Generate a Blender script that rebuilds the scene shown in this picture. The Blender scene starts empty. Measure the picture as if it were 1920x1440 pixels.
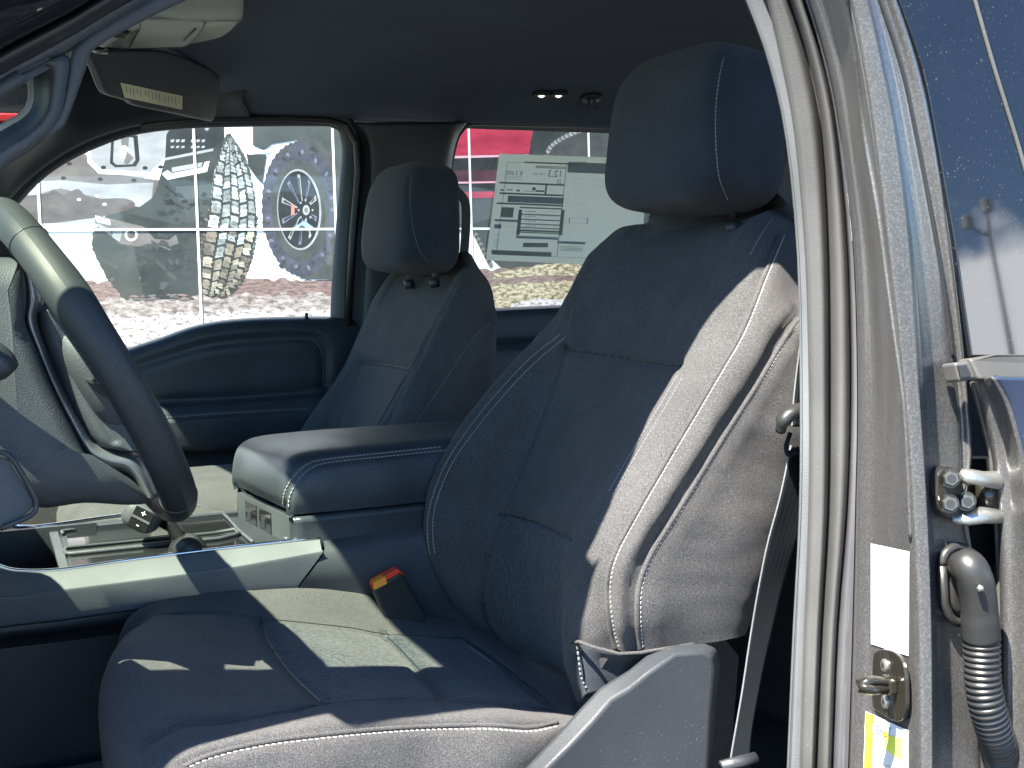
import bpy, math, random
import numpy as np
from mathutils import Vector, Matrix, noise
from mathutils.bvhtree import BVHTree
random.seed(4)
scene = bpy.context.scene
R = math.radians
# ------------------------------------------------------------------ camera
CAM = Vector((0.0, -1.89, 1.45)); FPX = 2500.0
YAW, PITCH, ROLL = R(26), R(3.9), R(1.5)
fwd = Vector((math.sin(YAW)*math.cos(PITCH), math.cos(YAW)*math.cos(PITCH), -math.sin(PITCH)))
r0 = Vector((math.cos(YAW), -math.sin(YAW), 0)); u0 = r0.cross(fwd)
rt = r0*math.cos(ROLL)-u0*math.sin(ROLL); up = u0*math.cos(ROLL)+r0*math.sin(ROLL)
cd = bpy.data.cameras.new('camera'); cam = bpy.data.objects.new('camera', cd)
scene.collection.objects.link(cam)
cam.matrix_world = Matrix(((rt.x, up.x, -fwd.x, CAM.x), (rt.y, up.y, -fwd.y, CAM.y), (rt.z, up.z, -fwd.z, CAM.z), (0, 0, 0, 1)))
cd.sensor_width = 36; cd.lens = FPX/1920*36; cd.clip_start = .02; cd.clip_end = 3000
scene.camera = cam
# ------------------------------------------------------------------ light
SUN = Vector((0.50, 0.266, -0.83)).normalized()        # direction the light travels
w = bpy.data.worlds.new('World'); scene.world = w; w.use_nodes = True
nt = w.node_tree; nt.nodes.clear()
sky = nt.nodes.new('ShaderNodeTexSky'); sky.sky_type = 'NISHITA'; sky.sun_disc = False; sky.ozone_density = 5.0; sky.dust_density = .3
sky.sun_elevation = math.asin(-SUN.z); sky.sun_rotation = math.atan2(-SUN.x, -SUN.y)
tc = nt.nodes.new('ShaderNodeTexCoord')
nz = nt.nodes.new('ShaderNodeTexNoise'); nz.inputs['Scale'].default_value = 3.2; nz.inputs['Detail'].default_value = 9; nz.inputs['Roughness'].default_value = .55
mp = nt.nodes.new('ShaderNodeMapping'); mp.inputs['Scale'].default_value = (1, 1, 2.2); mp.inputs['Location'].default_value = (.35, .1, 0)
rp = nt.nodes.new('ShaderNodeValToRGB'); rp.color_ramp.elements[0].position = .56; rp.color_ramp.elements[1].position = .66
mx = nt.nodes.new('ShaderNodeMixRGB'); mx.inputs[2].default_value = (19, 19.5, 20, 1)
bg = nt.nodes.new('ShaderNodeBackground'); bg.inputs[1].default_value = 0.07
ow = nt.nodes.new('ShaderNodeOutputWorld')
L = nt.links.new
# one broken cumulus low in the sky behind the camera, to the right
CLD = Vector((.712, -.685, .135)).normalized()
def wm(op, a, b):
    q = nt.nodes.new('ShaderNodeMath'); q.operation = op
    for i, v in enumerate((a, b)):
        if v is None: continue
        if isinstance(v, (int, float)): q.inputs[i].default_value = v
        else: nt.links.new(v, q.inputs[i])
    return q.outputs[0]
L(tc.outputs['Generated'], mp.inputs[0]); L(mp.outputs[0], nz.inputs['Vector']); L(nz.outputs[0], rp.inputs[0])
dt = nt.nodes.new('ShaderNodeVectorMath'); dt.operation = 'DISTANCE'; dt.inputs[1].default_value = CLD; L(tc.outputs['Generated'], dt.inputs[0])
n3 = nt.nodes.new('ShaderNodeTexNoise'); n3.inputs['Scale'].default_value = 9; n3.inputs['Detail'].default_value = 8; L(tc.outputs['Generated'], n3.inputs['Vector'])
cl = wm('SUBTRACT', wm('ADD', 0.0, n3.outputs[0]), wm('MULTIPLY', dt.outputs['Value'], 3.6))
rc = nt.nodes.new('ShaderNodeValToRGB'); rc.color_ramp.elements[0].position = .17; rc.color_ramp.elements[1].position = .27; L(cl, rc.inputs[0])
tot = wm('MAXIMUM', wm('MULTIPLY', rp.outputs[0], .01), rc.outputs[0])
L(tot, mx.inputs[0]); L(sky.outputs[0], mx.inputs[1]); hs = nt.nodes.new('ShaderNodeHueSaturation'); hs.inputs['Saturation'].default_value = 1.18; L(mx.outputs[0], hs.inputs['Color']); L(hs.outputs[0], bg.inputs[0]); L(bg.outputs[0], ow.inputs[0])
sl = bpy.data.lights.new('sun', 'SUN'); sl.energy = 5.0; sl.angle = R(.5); sl.color = (1, .935, .82)
so = bpy.data.objects.new('sun', sl); scene.collection.objects.link(so)
so.rotation_euler = SUN.to_track_quat('-Z', 'Y').to_euler(); so.location = (-3, -2, 6)
vs = scene.view_settings; vs.view_transform = 'Standard'; vs.look = 'None'; vs.exposure = 2.65; vs.gamma = 1; vs.use_curve_mapping = False
# ------------------------------------------------------------------ unprojection helpers
def ray(px, py):
    d = fwd + rt*((px-960)/FPX) + up*((720-py)/FPX)
    return d.normalized()
def U(px, py, Y):
    d = ray(px, py); return CAM + d*((Y-CAM.y)/d.y)
def UZ(px, py, Z):
    d = ray(px, py); return CAM + d*((Z-CAM.z)/d.z)
def UP(px, py, p, n):
    d = ray(px, py); return CAM + d*((p-CAM).dot(n)/d.dot(n))
def plane3(a, b, c):
    return a, (b-a).cross(c-a).normalized()
def to_px(p):
    q = Vector(p)-CAM; z = q.dot(fwd); return 960+FPX*q.dot(rt)/z, 720-FPX*q.dot(up)/z
# ------------------------------------------------------------------ object helpers
def tag(o, label=None, cat=None, group=None, kind=None):
    if label: o['label'] = label
    if cat: o['category'] = cat
    if group: o['group'] = group
    if kind: o['kind'] = kind
    return o
def thing(name, loc, label, cat, group=None):
    o = bpy.data.objects.new(name, None); scene.collection.objects.link(o); o.location = loc
    o.empty_display_size = .05
    return tag(o, label, cat, group)
def wloc(o):
    v = o.location.copy(); 
    if o.parent: v += wloc(o.parent)
    return v
def mesh(name, verts, faces, mat, parent=None, smooth=True, idx=None, bevel=0, solid=0, subd=0, autos=None):
    V = np.array([tuple(v) for v in verts], float)
    c = (V.min(0)+V.max(0))/2
    me = bpy.data.meshes.new(name); me.from_pydata((V-c).tolist(), [], [tuple(int(i) for i in f) for f in faces]); me.update()
    ms = mat if isinstance(mat, (list, tuple)) else [mat]
    for m in ms: me.materials.append(m)
    if idx is not None: me.polygons.foreach_set('material_index', idx)
    if smooth: me.polygons.foreach_set('use_smooth', [True]*len(me.polygons))
    o = bpy.data.objects.new(name, me); scene.collection.objects.link(o)
    o.location = c
    if parent is not None: o.parent = parent; o.location = Vector(c)-wloc(parent)
    if solid:
        s = o.modifiers.new('solid', 'SOLIDIFY'); s.thickness = abs(solid); s.offset = -1 if solid > 0 else 1
    if bevel:
        b = o.modifiers.new('bevel', 'BEVEL'); b.width = bevel; b.segments = 3; b.limit_method = 'ANGLE'; b.angle_limit = R(35)
        b.harden_normals = False
    if subd:
        s = o.modifiers.new('sub', 'SUBSURF'); s.levels = subd; s.render_levels = subd
    if autos:
        try: me.set_sharp_from_angle(angle=R(autos))
        except Exception: pass
    return o
class MB:
    def __init__(s): s.v = []; s.f = []; s.i = []
    def add(s, v, f, mi=0):
        n = len(s.v); s.v += [tuple(x) for x in v]; s.f += [tuple(k+n for k in q) for q in f]; s.i += [mi]*len(f); return s
    def box(s, c, d, M=None, mi=0):
        c = Vector(c); hx, hy, hz = d[0]/2, d[1]/2, d[2]/2
        P = [Vector((a*hx, b*hy, e*hz)) for a in (-1, 1) for b in (-1, 1) for e in (-1, 1)]
        if M is not None: P = [M @ p for p in P]
        return s.add([c+p for p in P], [(0, 1, 3, 2), (4, 6, 7, 5), (0, 4, 5, 1), (2, 3, 7, 6), (0, 2, 6, 4), (1, 5, 7, 3)], mi)
    def tube(s, path, rad, n=12, caps=True, mi=0, flat=1.0, upv=None):
        path = [Vector(p) for p in path]; m = len(path); rings = []
        prev = Vector(upv) if upv else None
        for i, p in enumerate(path):
            t = (path[min(i+1, m-1)]-path[max(i-1, 0)])
            if t.length < 1e-9: t = Vector((0, 0, 1))
            t.normalize()
            if prev is None: prev = t.orthogonal()
            a = (prev - t*prev.dot(t))
            if a.length < 1e-6: a = t.orthogonal()
            a.normalize(); prev = a; b = t.cross(a)
            r = rad[i] if isinstance(rad, (list, tuple)) else rad
            rings.append([p + a*math.cos(2*math.pi*k/n)*r + b*math.sin(2*math.pi*k/n)*r*flat for k in range(n)])
        v = [q for rg in rings for q in rg]; f = []
        for i in range(m-1):
            for k in range(n): f.append((i*n+k, i*n+(k+1) % n, (i+1)*n+(k+1) % n, (i+1)*n+k))
        if caps: f.append(tuple(range(n))[::-1]); f.append(tuple((m-1)*n+k for k in range(n)))
        return s.add(v, f, mi)
    def prism(s, pts, off, mi=0):            # polygon pts extruded by vector off
        n = len(pts); off = Vector(off); a = [Vector(p) for p in pts]
        v = a+[p+off for p in a]
        f = [tuple(range(n))[::-1], tuple(range(n, 2*n))]+[(i, (i+1) % n, n+(i+1) % n, n+i) for i in range(n)]
        return s.add(v, f, mi)
    def build(s, name, mat, parent=None, **k):
        return mesh(name, s.v, s.f, mat, parent, idx=s.i if isinstance(mat, (list, tuple)) else None, **k)
def crom(P, n):
    """Catmull-Rom refine an array of points along axis 0 (n steps per segment)."""
    P = np.asarray(P, float); m = len(P)
    if m == 2:
        t = np.linspace(0, 1, n+1).reshape((-1,)+(1,)*(P.ndim-1)); return P[0]*(1-t)+P[1]*t
    E = np.concatenate([[2*P[0]-P[1]], P, [2*P[-1]-P[-2]]]); out = []
    for i in range(m-1):
        a, b, c, d = E[i:i+4]
        for k in range(n):
            t = k/n
            out.append(.5*((2*b)+(-a+c)*t+(2*a-5*b+4*c-d)*t*t+(-a+3*b-3*c+d)*t**3))
    out.append(P[-1]); return np.array(out)
def smoothpx(pts, n=6): return crom(np.array(pts, float), n)
def resample(P, n, key=None):
    P = np.asarray(P, float); d = np.r_[0, np.cumsum(np.linalg.norm(np.diff(P, axis=0), axis=1))]
    t = np.linspace(0, d[-1], n); return np.stack([np.interp(t, d, P[:, k]) for k in range(P.shape[1])], 1)
def step(P, ds):
    P = np.asarray(P, float); L_ = np.linalg.norm(np.diff(P, axis=0), axis=1).sum()
    return resample(P, max(2, int(L_/ds)+1))
class Surf:
    def __init__(s, grid, nu=8, nv=8, closed=False):
        G = np.array(grid, float); G = crom(G, nu); G = np.swapaxes(crom(np.swapaxes(G, 0, 1), nv), 0, 1)
        s.shape = G.shape[:2]; s.V = G.reshape(-1, 3); a, b = s.shape
        s.F = [(i*b+j, i*b+j+1, (i+1)*b+j+1, (i+1)*b+j) for i in range(a-1) for j in range(b-1)]
        s.orient()
    def orient(s):
        G = s.V.reshape(s.shape+(3,)); N = np.cross(np.gradient(G, axis=0), np.gradient(G, axis=1)).reshape(-1, 3)
        N /= np.linalg.norm(N, axis=1)[:, None]+1e-12
        vd = s.V-np.array(CAM)
        s.N = N if np.median((N*vd).sum(1)) < 0 else -N
        if s.N is not N: pass
        else: s.F = [f[::-1] for f in s.F]
        s.N = s.N
    def bvh(s): return BVHTree.FromPolygons([Vector(v) for v in s.V], s.F)
    def drape(s, px, n=6, ds=None, last=False):
        P = smoothpx(px, n); P = step(P, 2.0) if len(px) > 1 else P
        b = s.bvh(); out = []; nr = []
        for q in P:
            h = b.ray_cast(CAM, ray(q[0], q[1]))
            if h[0] is not None:
                n_ = h[1] if h[1].dot(h[0]-CAM) < 0 else -h[1]
                out.append(h[0]); nr.append(n_)
        return out, nr
    def groove(s, px, depth=.004, width=.006, pts=None):
        if pts is None: pts, _ = s.drape(px)
        if len(pts) < 2: return
        P = np.array([tuple(p) for p in pts]); D = np.full(len(s.V), 9.)
        for i in range(0, len(P)-1):
            a, b = P[i], P[i+1]; ab = b-a; t = np.clip(((s.V-a)@ab)/(ab@ab+1e-12), 0, 1)
            D = np.minimum(D, np.linalg.norm(s.V-(a+t[:, None]*ab), axis=1))
        s.V = s.V - s.N*(depth*np.exp(-(D/width)**2))[:, None]
    def bump(s, p, amp, rad, stretch=None):
        D = s.V-np.array(tuple(p)); s.V = s.V+s.N*(amp*np.exp(-(np.linalg.norm(D, axis=1)/rad)**2))[:, None]
    def wob(s, amp, sc, seed=0.):
        h = np.array([noise.noise(Vector(v)*sc+Vector((seed, 0, 0))) for v in s.V]); s.V = s.V+s.N*(amp*h)[:, None]
    def make(s, name, mat, parent=None, **k): return mesh(name, s.V, s.F, mat, parent, **k)
def dashes(name, pts, nrm, mat, parent, period=.0055, dash=.0036, rad=.0008, off=.0006, tilt=0.0):
    if len(pts) < 3: return None
    P = np.array([tuple(p) for p in pts]); Nn = np.array([tuple(n) for n in nrm])
    jump = np.linalg.norm(np.diff(P, axis=0), axis=1); ok = jump < .03
    if not ok.all():
        k = int(np.argmin(ok)); 
        if k > len(P)/2: P, Nn = P[:k+1], Nn[:k+1]
        else: P, Nn = P[k+1:], Nn[k+1:]
    if len(P) < 3: return None
    d = np.r_[0, np.cumsum(np.linalg.norm(np.diff(P, axis=0), axis=1))]
    m = MB(); t = 0
    def at(x): return Vector([np.interp(x, d, P[:, k]) for k in range(3)]), Vector([np.interp(x, d, Nn[:, k]) for k in range(3)]).normalized()
    while t+dash < d[-1]:
        a, n1 = at(t); b, n2 = at(t+dash); s = (b-a).cross(n1).normalized()*tilt
        m.tube([a-n1*rad*.5-s, a+n1*off-s*.6, b+n2*off+s*.6, b-n2*rad*.5+s], rad, n=5); t += period
    return m.build(name, mat, parent)
def piping(name, pts, nrm, mat, parent, rad=.0025, off=.0):
    P = [Vector(p)+Vector(n)*off for p, n in zip(pts, nrm)]
    P = [Vector(p) for p in step(np.array([tuple(p) for p in P]), .004)]
    return MB().tube(P, rad, n=8).build(name, mat, parent)
# ------------------------------------------------------------------ materials
def newmat(name):
    m = bpy.data.materials.new(name); m.use_nodes = True; t = m.node_tree; t.nodes.clear()
    o = t.nodes.new('ShaderNodeOutputMaterial'); return m, t, o
def nd(t, typ, **k):
    n = t.nodes.new(typ)
    for a, b in k.items():
        if a in n.inputs: n.inputs[a].default_value = b
        else: setattr(n, a, b)
    return n
def ramp(t, stops):
    r = t.nodes.new('ShaderNodeValToRGB'); e = r.color_ramp.elements
    while len(e) < len(stops): e.new(.5)
    for i, (p, c) in enumerate(stops): e[i].position = p; e[i].color = (c if len(c) == 4 else (*c, 1))
    return r
def c4(c): return (c[0], c[1], c[2], 1)
def plastic(name, col, rough=.5, grain=900, gb=.15, var=.25, metallic=0, spec=.5, coat=0, vscale=6):
    m, t, o = newmat(name); b = nd(t, 'ShaderNodeBsdfPrincipled', Roughness=rough, Metallic=metallic)
    b.inputs['Specular IOR Level'].default_value = spec; b.inputs['Coat Weight'].default_value = coat
    tc = nd(t, 'ShaderNodeTexCoord')
    n1 = nd(t, 'ShaderNodeTexNoise', Scale=vscale, Detail=6.0)
    t.links.new(tc.outputs['Object'], n1.inputs['Vector'])
    r = ramp(t, [(.3, [x*(1-var) for x in col]), (.7, [x*(1+var) for x in col])]); t.links.new(n1.outputs[0], r.inputs[0]); t.links.new(r.outputs[0], b.inputs['Base Color'])
    if grain >= 400:       # scattered dust and lint
        n7 = nd(t, 'ShaderNodeTexNoise', Scale=420.0, Detail=1.0); n8 = nd(t, 'ShaderNodeTexNoise', Scale=5.0, Detail=3.0)
        for q_ in (n7, n8): t.links.new(tc.outputs['Object'], q_.inputs['Vector'])
        r7 = ramp(t, [(.70, (0, 0, 0)), (.76, (.5, .5, .5))]); t.links.new(n7.outputs[0], r7.inputs[0]); r8 = ramp(t, [(.42, (.1, .1, .1)), (.65, (1, 1, 1))]); t.links.new(n8.outputs[0], r8.inputs[0])
        m7 = nd(t, 'ShaderNodeMath', operation='MULTIPLY'); t.links.new(r7.outputs[0], m7.inputs[0]); t.links.new(r8.outputs[0], m7.inputs[1])
        x7 = nd(t, 'ShaderNodeMixRGB'); x7.inputs[2].default_value = (.22, .21, .20, 1); t.links.new(m7.outputs[0], x7.inputs[0]); t.links.new(r.outputs[0], x7.inputs[1]); t.links.new(x7.outputs[0], b.inputs['Base Color'])
    if grain:
        v = nd(t, 'ShaderNodeTexVoronoi', Scale=float(grain)); t.links.new(tc.outputs['Object'], v.inputs['Vector'])
        bp = nd(t, 'ShaderNodeBump', Strength=gb, Distance=.0008); t.links.new(v.outputs['Distance'], bp.inputs['Height']); t.links.new(bp.outputs[0], b.inputs['Normal'])
    r2 = ramp(t, [(.3, (rough*.85,)*3), (.7, (min(1, rough*1.15),)*3)]); t.links.new(n1.outputs[0], r2.inputs[0]); t.links.new(r2.outputs[0], b.inputs['Roughness'])
    t.links.new(b.outputs[0], o.inputs[0]); return m
def fabric(name, col, mode='plain', sheen=.35, contrast=.55):
    m, t, o = newmat(name); b = nd(t, 'ShaderNodeBsdfPrincipled', Roughness=.9)
    b.inputs['Specular IOR Level'].default_value = .25
    b.inputs['Sheen Weight'].default_value = sheen; b.inputs['Sheen Roughness'].default_value = .45; b.inputs['Sheen Tint'].default_value = (1, .90, .88, 1)
    tc = nd(t, 'ShaderNodeTexCoord')
    n1 = nd(t, 'ShaderNodeTexNoise', Scale=800.0, Detail=3.0, Roughness=.7); t.links.new(tc.outputs['Object'], n1.inputs['Vector'])
    n2 = nd(t, 'ShaderNodeTexNoise', Scale=14.0, Detail=4.0); t.links.new(tc.outputs['Object'], n2.inputs['Vector'])
    r = ramp(t, [(.36, [x*(1-contrast) for x in col]), (.52, col), (.68, [x*(1+contrast*1.9) for x in col])]); t.links.new(n1.outputs[0], r.inputs[0])
    r2 = ramp(t, [(.3, (.86,)*3), (.7, (1.12,)*3)]); t.links.new(n2.outputs[0], r2.inputs[0])
    mu = nd(t, 'ShaderNodeMixRGB', blend_type='MULTIPLY'); mu.inputs[0].default_value = 1; t.links.new(r.outputs[0], mu.inputs[1]); t.links.new(r2.outputs[0], mu.inputs[2])
    h = n1.outputs[0]; last = mu.outputs[0]
    if mode == 'weave':      # broken vertical ticks, like a knitted insert
        mp = nd(t, 'ShaderNodeMapping'); mp.inputs['Scale'].default_value = (150, 260, 120); t.links.new(tc.outputs['Object'], mp.inputs[0])
        br = nd(t, 'ShaderNodeTexVoronoi', Scale=1.0); br.distance = 'CHEBYCHEV'; t.links.new(mp.outputs[0], br.inputs['Vector'])
        rr = ramp(t, [(.22, (1.35,)*3), (.48, (.55,)*3)]); t.links.new(br.outputs['Distance'], rr.inputs[0])
        m2 = nd(t, 'ShaderNodeMixRGB', blend_type='MULTIPLY'); m2.inputs[0].default_value = 1; t.links.new(last, m2.inputs[1]); t.links.new(rr.outputs[0], m2.inputs[2]); last = m2.outputs[0]
        ad = nd(t, 'ShaderNodeMath', operation='SUBTRACT'); t.links.new(n1.outputs[0], ad.inputs[0]); t.links.new(br.outputs['Distance'], ad.inputs[1]); h = ad.outputs[0]
    t.links.new(last, b.inputs['Base Color'])
    bp = nd(t, 'ShaderNodeBump', Strength=.85, Distance=.0014); t.links.new(h, bp.inputs['Height']); t.links.new(bp.outputs[0], b.inputs['Normal'])
    t.links.new(b.outputs[0], o.inputs[0]); return m
def paint(name, col, dust=0.0):
    m, t, o = newmat(name); b = nd(t, 'ShaderNodeBsdfPrincipled', Roughness=.46, Metallic=.62)
    b.inputs['Coat Weight'].default_value = .8; b.inputs['Coat Roughness'].default_value = .16
    tc = nd(t, 'ShaderNodeTexCoord'); v = nd(t, 'ShaderNodeTexVoronoi', Scale=760.0); t.links.new(tc.outputs['Object'], v.inputs['Vector'])
    r = ramp(t, [(0., [x*.80 for x in col]), (.6, col), (1., [min(1, x*1.45) for x in col])])
    sp = nd(t, 'ShaderNodeSeparateColor'); t.links.new(v.outputs['Color'], sp.inputs[0]); t.links.new(sp.outputs[0], r.inputs[0]); t.links.new(r.outputs[0], b.inputs['Base Color'])
    nm = nd(t, 'ShaderNodeBump', Strength=.04, Distance=.0003); t.links.new(sp.outputs[1], nm.inputs['Height']); t.links.new(nm.outputs[0], b.inputs['Normal'])
    t.links.new(b.outputs[0], o.inputs[0]); return m
def dusty_gloss(name, col, rough=.03, thresh=.66):
    m, t, o = newmat(name); b = nd(t, 'ShaderNodeBsdfPrincipled', Roughness=rough); b.inputs['Base Color'].default_value = c4(col)
    b.inputs['IOR'].default_value = 1.5; b.inputs['Coat Weight'].default_value = .2; b.inputs['Coat Roughness'].default_value = .02
    d = nd(t, 'ShaderNodeBsdfDiffuse'); d.inputs[0].default_value = (.30, .30, .30, 1)
    tc = nd(t, 'ShaderNodeTexCoord'); n1 = nd(t, 'ShaderNodeTexNoise', Scale=360.0, Detail=2.0, Roughness=.6); t.links.new(tc.outputs['Object'], n1.inputs['Vector'])
    n2 = nd(t, 'ShaderNodeTexNoise', Scale=12.0, Detail=3.0); t.links.new(tc.outputs['Object'], n2.inputs['Vector'])
    r = ramp(t, [(thresh, (.006,)*3), (thresh+.08, (.32,)*3)]); t.links.new(n1.outputs[0], r.inputs[0])
    r2 = ramp(t, [(.35, (.3,)*3), (.7, (1.,)*3)]); t.links.new(n2.outputs[0], r2.inputs[0])
    mu = nd(t, 'ShaderNodeMath', operation='MULTIPLY'); t.links.new(r.outputs[0], mu.inputs[0]); t.links.new(r2.outputs[0], mu.inputs[1])
    mx = nd(t, 'ShaderNodeMixShader'); t.links.new(mu.outputs[0], mx.inputs[0]); t.links.new(b.outputs[0], mx.inputs[1]); t.links.new(d.outputs[0], mx.inputs[2])
    t.links.new(mx.outputs[0], o.inputs[0]); return m
def pane(name, tint, dust=.03, refl=.06):
    m, t, o = newmat(name); tr = nd(t, 'ShaderNodeBsdfTransparent'); tr.inputs[0].default_value = c4(tint)
    g = nd(t, 'ShaderNodeBsdfGlossy', Roughness=.02); g.inputs[0].default_value = (.9, .95, 1, 1)
    d = nd(t, 'ShaderNodeBsdfDiffuse'); d.inputs[0].default_value = (.55, .6, .58, 1)
    m1 = nd(t, 'ShaderNodeMixShader'); m1.inputs[0].default_value = refl; m2 = nd(t, 'ShaderNodeMixShader'); m2.inputs[0].default_value = dust
    t.links.new(tr.outputs[0], m1.inputs[1]); t.links.new(g.outputs[0], m1.inputs[2]); t.links.new(m1.outputs[0], m2.inputs[1]); t.links.new(d.outputs[0], m2.inputs[2])
    t.links.new(m2.outputs[0], o.inputs[0]); return m
def printed(name, c1, c2=None, scale=20, kind='noise', lo=.4, hi=.6, stretch=(1, 1, 1), rough=.55, detail=6.0):
    m, t, o = newmat(name); b = nd(t, 'ShaderNodeBsdfPrincipled', Roughness=rough)
    if c2 is None: c2 = [min(1, x*1.15) for x in c1]
    tc = nd(t, 'ShaderNodeTexCoord'); mp = nd(t, 'ShaderNodeMapping'); mp.inputs['Scale'].default_value = stretch; t.links.new(tc.outputs['Object'], mp.inputs[0])
    if kind == 'noise':
        n = nd(t, 'ShaderNodeTexNoise', Scale=float(scale), Detail=detail, Roughness=.62); src = n.outputs[0]
    elif kind == 'tread':
        n = nd(t, 'ShaderNodeTexVoronoi', Scale=float(scale)); n.feature = 'DISTANCE_TO_EDGE'; n.inputs['Randomness'].default_value = .8
        v2 = nd(t, 'ShaderNodeTexVoronoi', Scale=float(scale)); v2.inputs['Randomness'].default_value = .8; n9 = nd(t, 'ShaderNodeTexNoise', Scale=70.0, Detail=5.0)
        for q_ in (v2, n9): t.links.new(mp.outputs[0], q_.inputs['Vector'])
        s_ = nd(t, 'ShaderNodeSeparateColor'); t.links.new(v2.outputs['Color'], s_.inputs[0])
        a_ = nd(t, 'ShaderNodeMath', operation='MULTIPLY'); t.links.new(s_.outputs[0], a_.inputs[0]); a_.inputs[1].default_value = -.10
        b_ = nd(t, 'ShaderNodeMath', operation='MULTIPLY_ADD'); t.links.new(n9.outputs[0], b_.inputs[0]); b_.inputs[1].default_value = -.22; t.links.new(a_.outputs[0], b_.inputs[2])
        c_ = nd(t, 'ShaderNodeMath', operation='ADD'); t.links.new(n.outputs[0], c_.inputs[0]); t.links.new(b_.outputs[0], c_.inputs[1]); c2_ = nd(t, 'ShaderNodeMath', operation='ADD'); c2_.inputs[1].default_value = .07; t.links.new(c_.outputs[0], c2_.inputs[0]); src = c2_.outputs[0]
    else:
        n = nd(t, 'ShaderNodeTexVoronoi', Scale=float(scale)); n.feature = 'DISTANCE_TO_EDGE'; n.inputs['Randomness'].default_value = .75; src = n.outputs[0]
    t.links.new(mp.outputs[0], n.inputs['Vector']); r = ramp(t, [(lo, c1), (hi, c2)]); t.links.new(src, r.inputs[0]); t.links.new(r.outputs[0], b.inputs['Base Color'])
    t.links.new(b.outputs[0], o.inputs[0]); return m
M = {}
M['fab'] = fabric('charcoal_cloth', (.056, .056, .058), sheen=.07, contrast=.5)
M['fab_ins'] = fabric('insert_cloth', (.030, .040, .048), 'weave', sheen=.15, contrast=.7)
M['fab_head'] = fabric('headrest_cloth', (.027, .034, .044), sheen=.12, contrast=.2)
M['thread'] = plastic('grey_thread', (.24, .235, .23), .8, grain=0)
M['thread_dim'] = plastic('dim_thread', (.13, .14, .15), .8, grain=0)
M['vinyl'] = plastic('black_vinyl', (.034, .041, .050), .42, grain=420, gb=.3, spec=.45)
M['leather'] = plastic('wheel_leather', (.024, .028, .031), .55, grain=900, gb=.12, spec=.35)
M['shield'] = plastic('seat_side_plastic', (.026, .030, .036), .5, grain=900, gb=.3, spec=.35)
M['plas'] = plastic('dark_grain_plastic', (.048, .053, .060), .55, grain=700, gb=.35, spec=.4)
M['plas_mid'] = plastic('grey_grain_plastic', (.098, .105, .112), .5, grain=800, gb=.35, spec=.4)
M['plas_blk'] = plastic('black_plastic', (.019, .022, .027), .45, grain=700, gb=.2)
M['gloss_blk'] = plastic('piano_black', (.012, .012, .013), .08, grain=0, var=.05)
M['liner'] = plastic('dark_headliner_cloth', (.085, .100, .125), .95, grain=900, gb=.3, spec=.1, var=.12)
M['liner_l'] = plastic('console_grey', (.40, .40, .35), .7, grain=700, gb=.3)
M['satin'] = plastic('satin_silver', (.21, .22, .24), .34, grain=0, metallic=.7, var=.05)
M['chrome'] = plastic('bright_metal', (.62, .63, .65), .16, grain=0, metallic=1, var=.06)
M['steel'] = plastic('grey_zinc', (.42, .42, .40), .38, grain=300, gb=.2, metallic=.9)
M['rubber'] = plastic('seal_rubber', (.066, .066, .065), .42, grain=500, gb=.15, spec=.6)
M['rub_blk'] = plastic('black_rubber', (.020, .020, .020), .40, grain=200, gb=.08, spec=.5)
M['belt'] = plastic('belt_webbing', (.008, .010, .012), .8, grain=0, spec=.15)
M['paint'] = paint('dark_grey_metallic_paint', (.112, .111, .112))
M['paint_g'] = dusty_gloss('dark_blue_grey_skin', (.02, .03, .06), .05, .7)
M['applique'] = dusty_gloss('dusty_black_applique', (.006, .007, .010))
M['bolt'] = plastic('dark_zinc', (.16, .16, .155), .3, grain=0, metallic=.85)
M['blkmetal'] = plastic('black_coated_steel', (.022, .020, .015), .25, grain=0, metallic=.3, coat=.4)
M['white'] = plastic('white_label', (.82, .83, .84), .45, grain=0, var=.02)
M['yellow'] = plastic('yellow_label', (.80, .74, .03), .45, grain=0, var=.05)
M['orange'] = plastic('orange_ink', (.8, .25, .03), .5, grain=0, var=.05)
M['ink'] = plastic('grey_ink', (.1, .1, .1), .6, grain=0)
M['red'] = plastic('red_button', (.75, .05, .02), .35, grain=0)
M['carpet'] = plastic('dark_carpet', (.022, .021, .022), .95, grain=300, gb=.8)
M['asphalt'] = plastic('asphalt', (.045, .050, .056), .9, grain=60, gb=.6)
M['glass'] = pane('window_glass', (.82, .88, .85), .035, .04)
M['glass_r'] = pane('tinted_rear_glass', (.50, .53, .53), .03, .04)
M['wind'] = pane('windshield_glass', (.72, .82, .70), .01, .03)
# ================================================================== setting
g = MB(); g.add([(-60, -60, 0), (60, -60, 0), (60, 60, 0), (-60, 60, 0)], [(0, 1, 2, 3)])
tag(g.build('ground', M['asphalt'], smooth=False), 'grey asphalt lot under the truck', None, None, 'structure')
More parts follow.
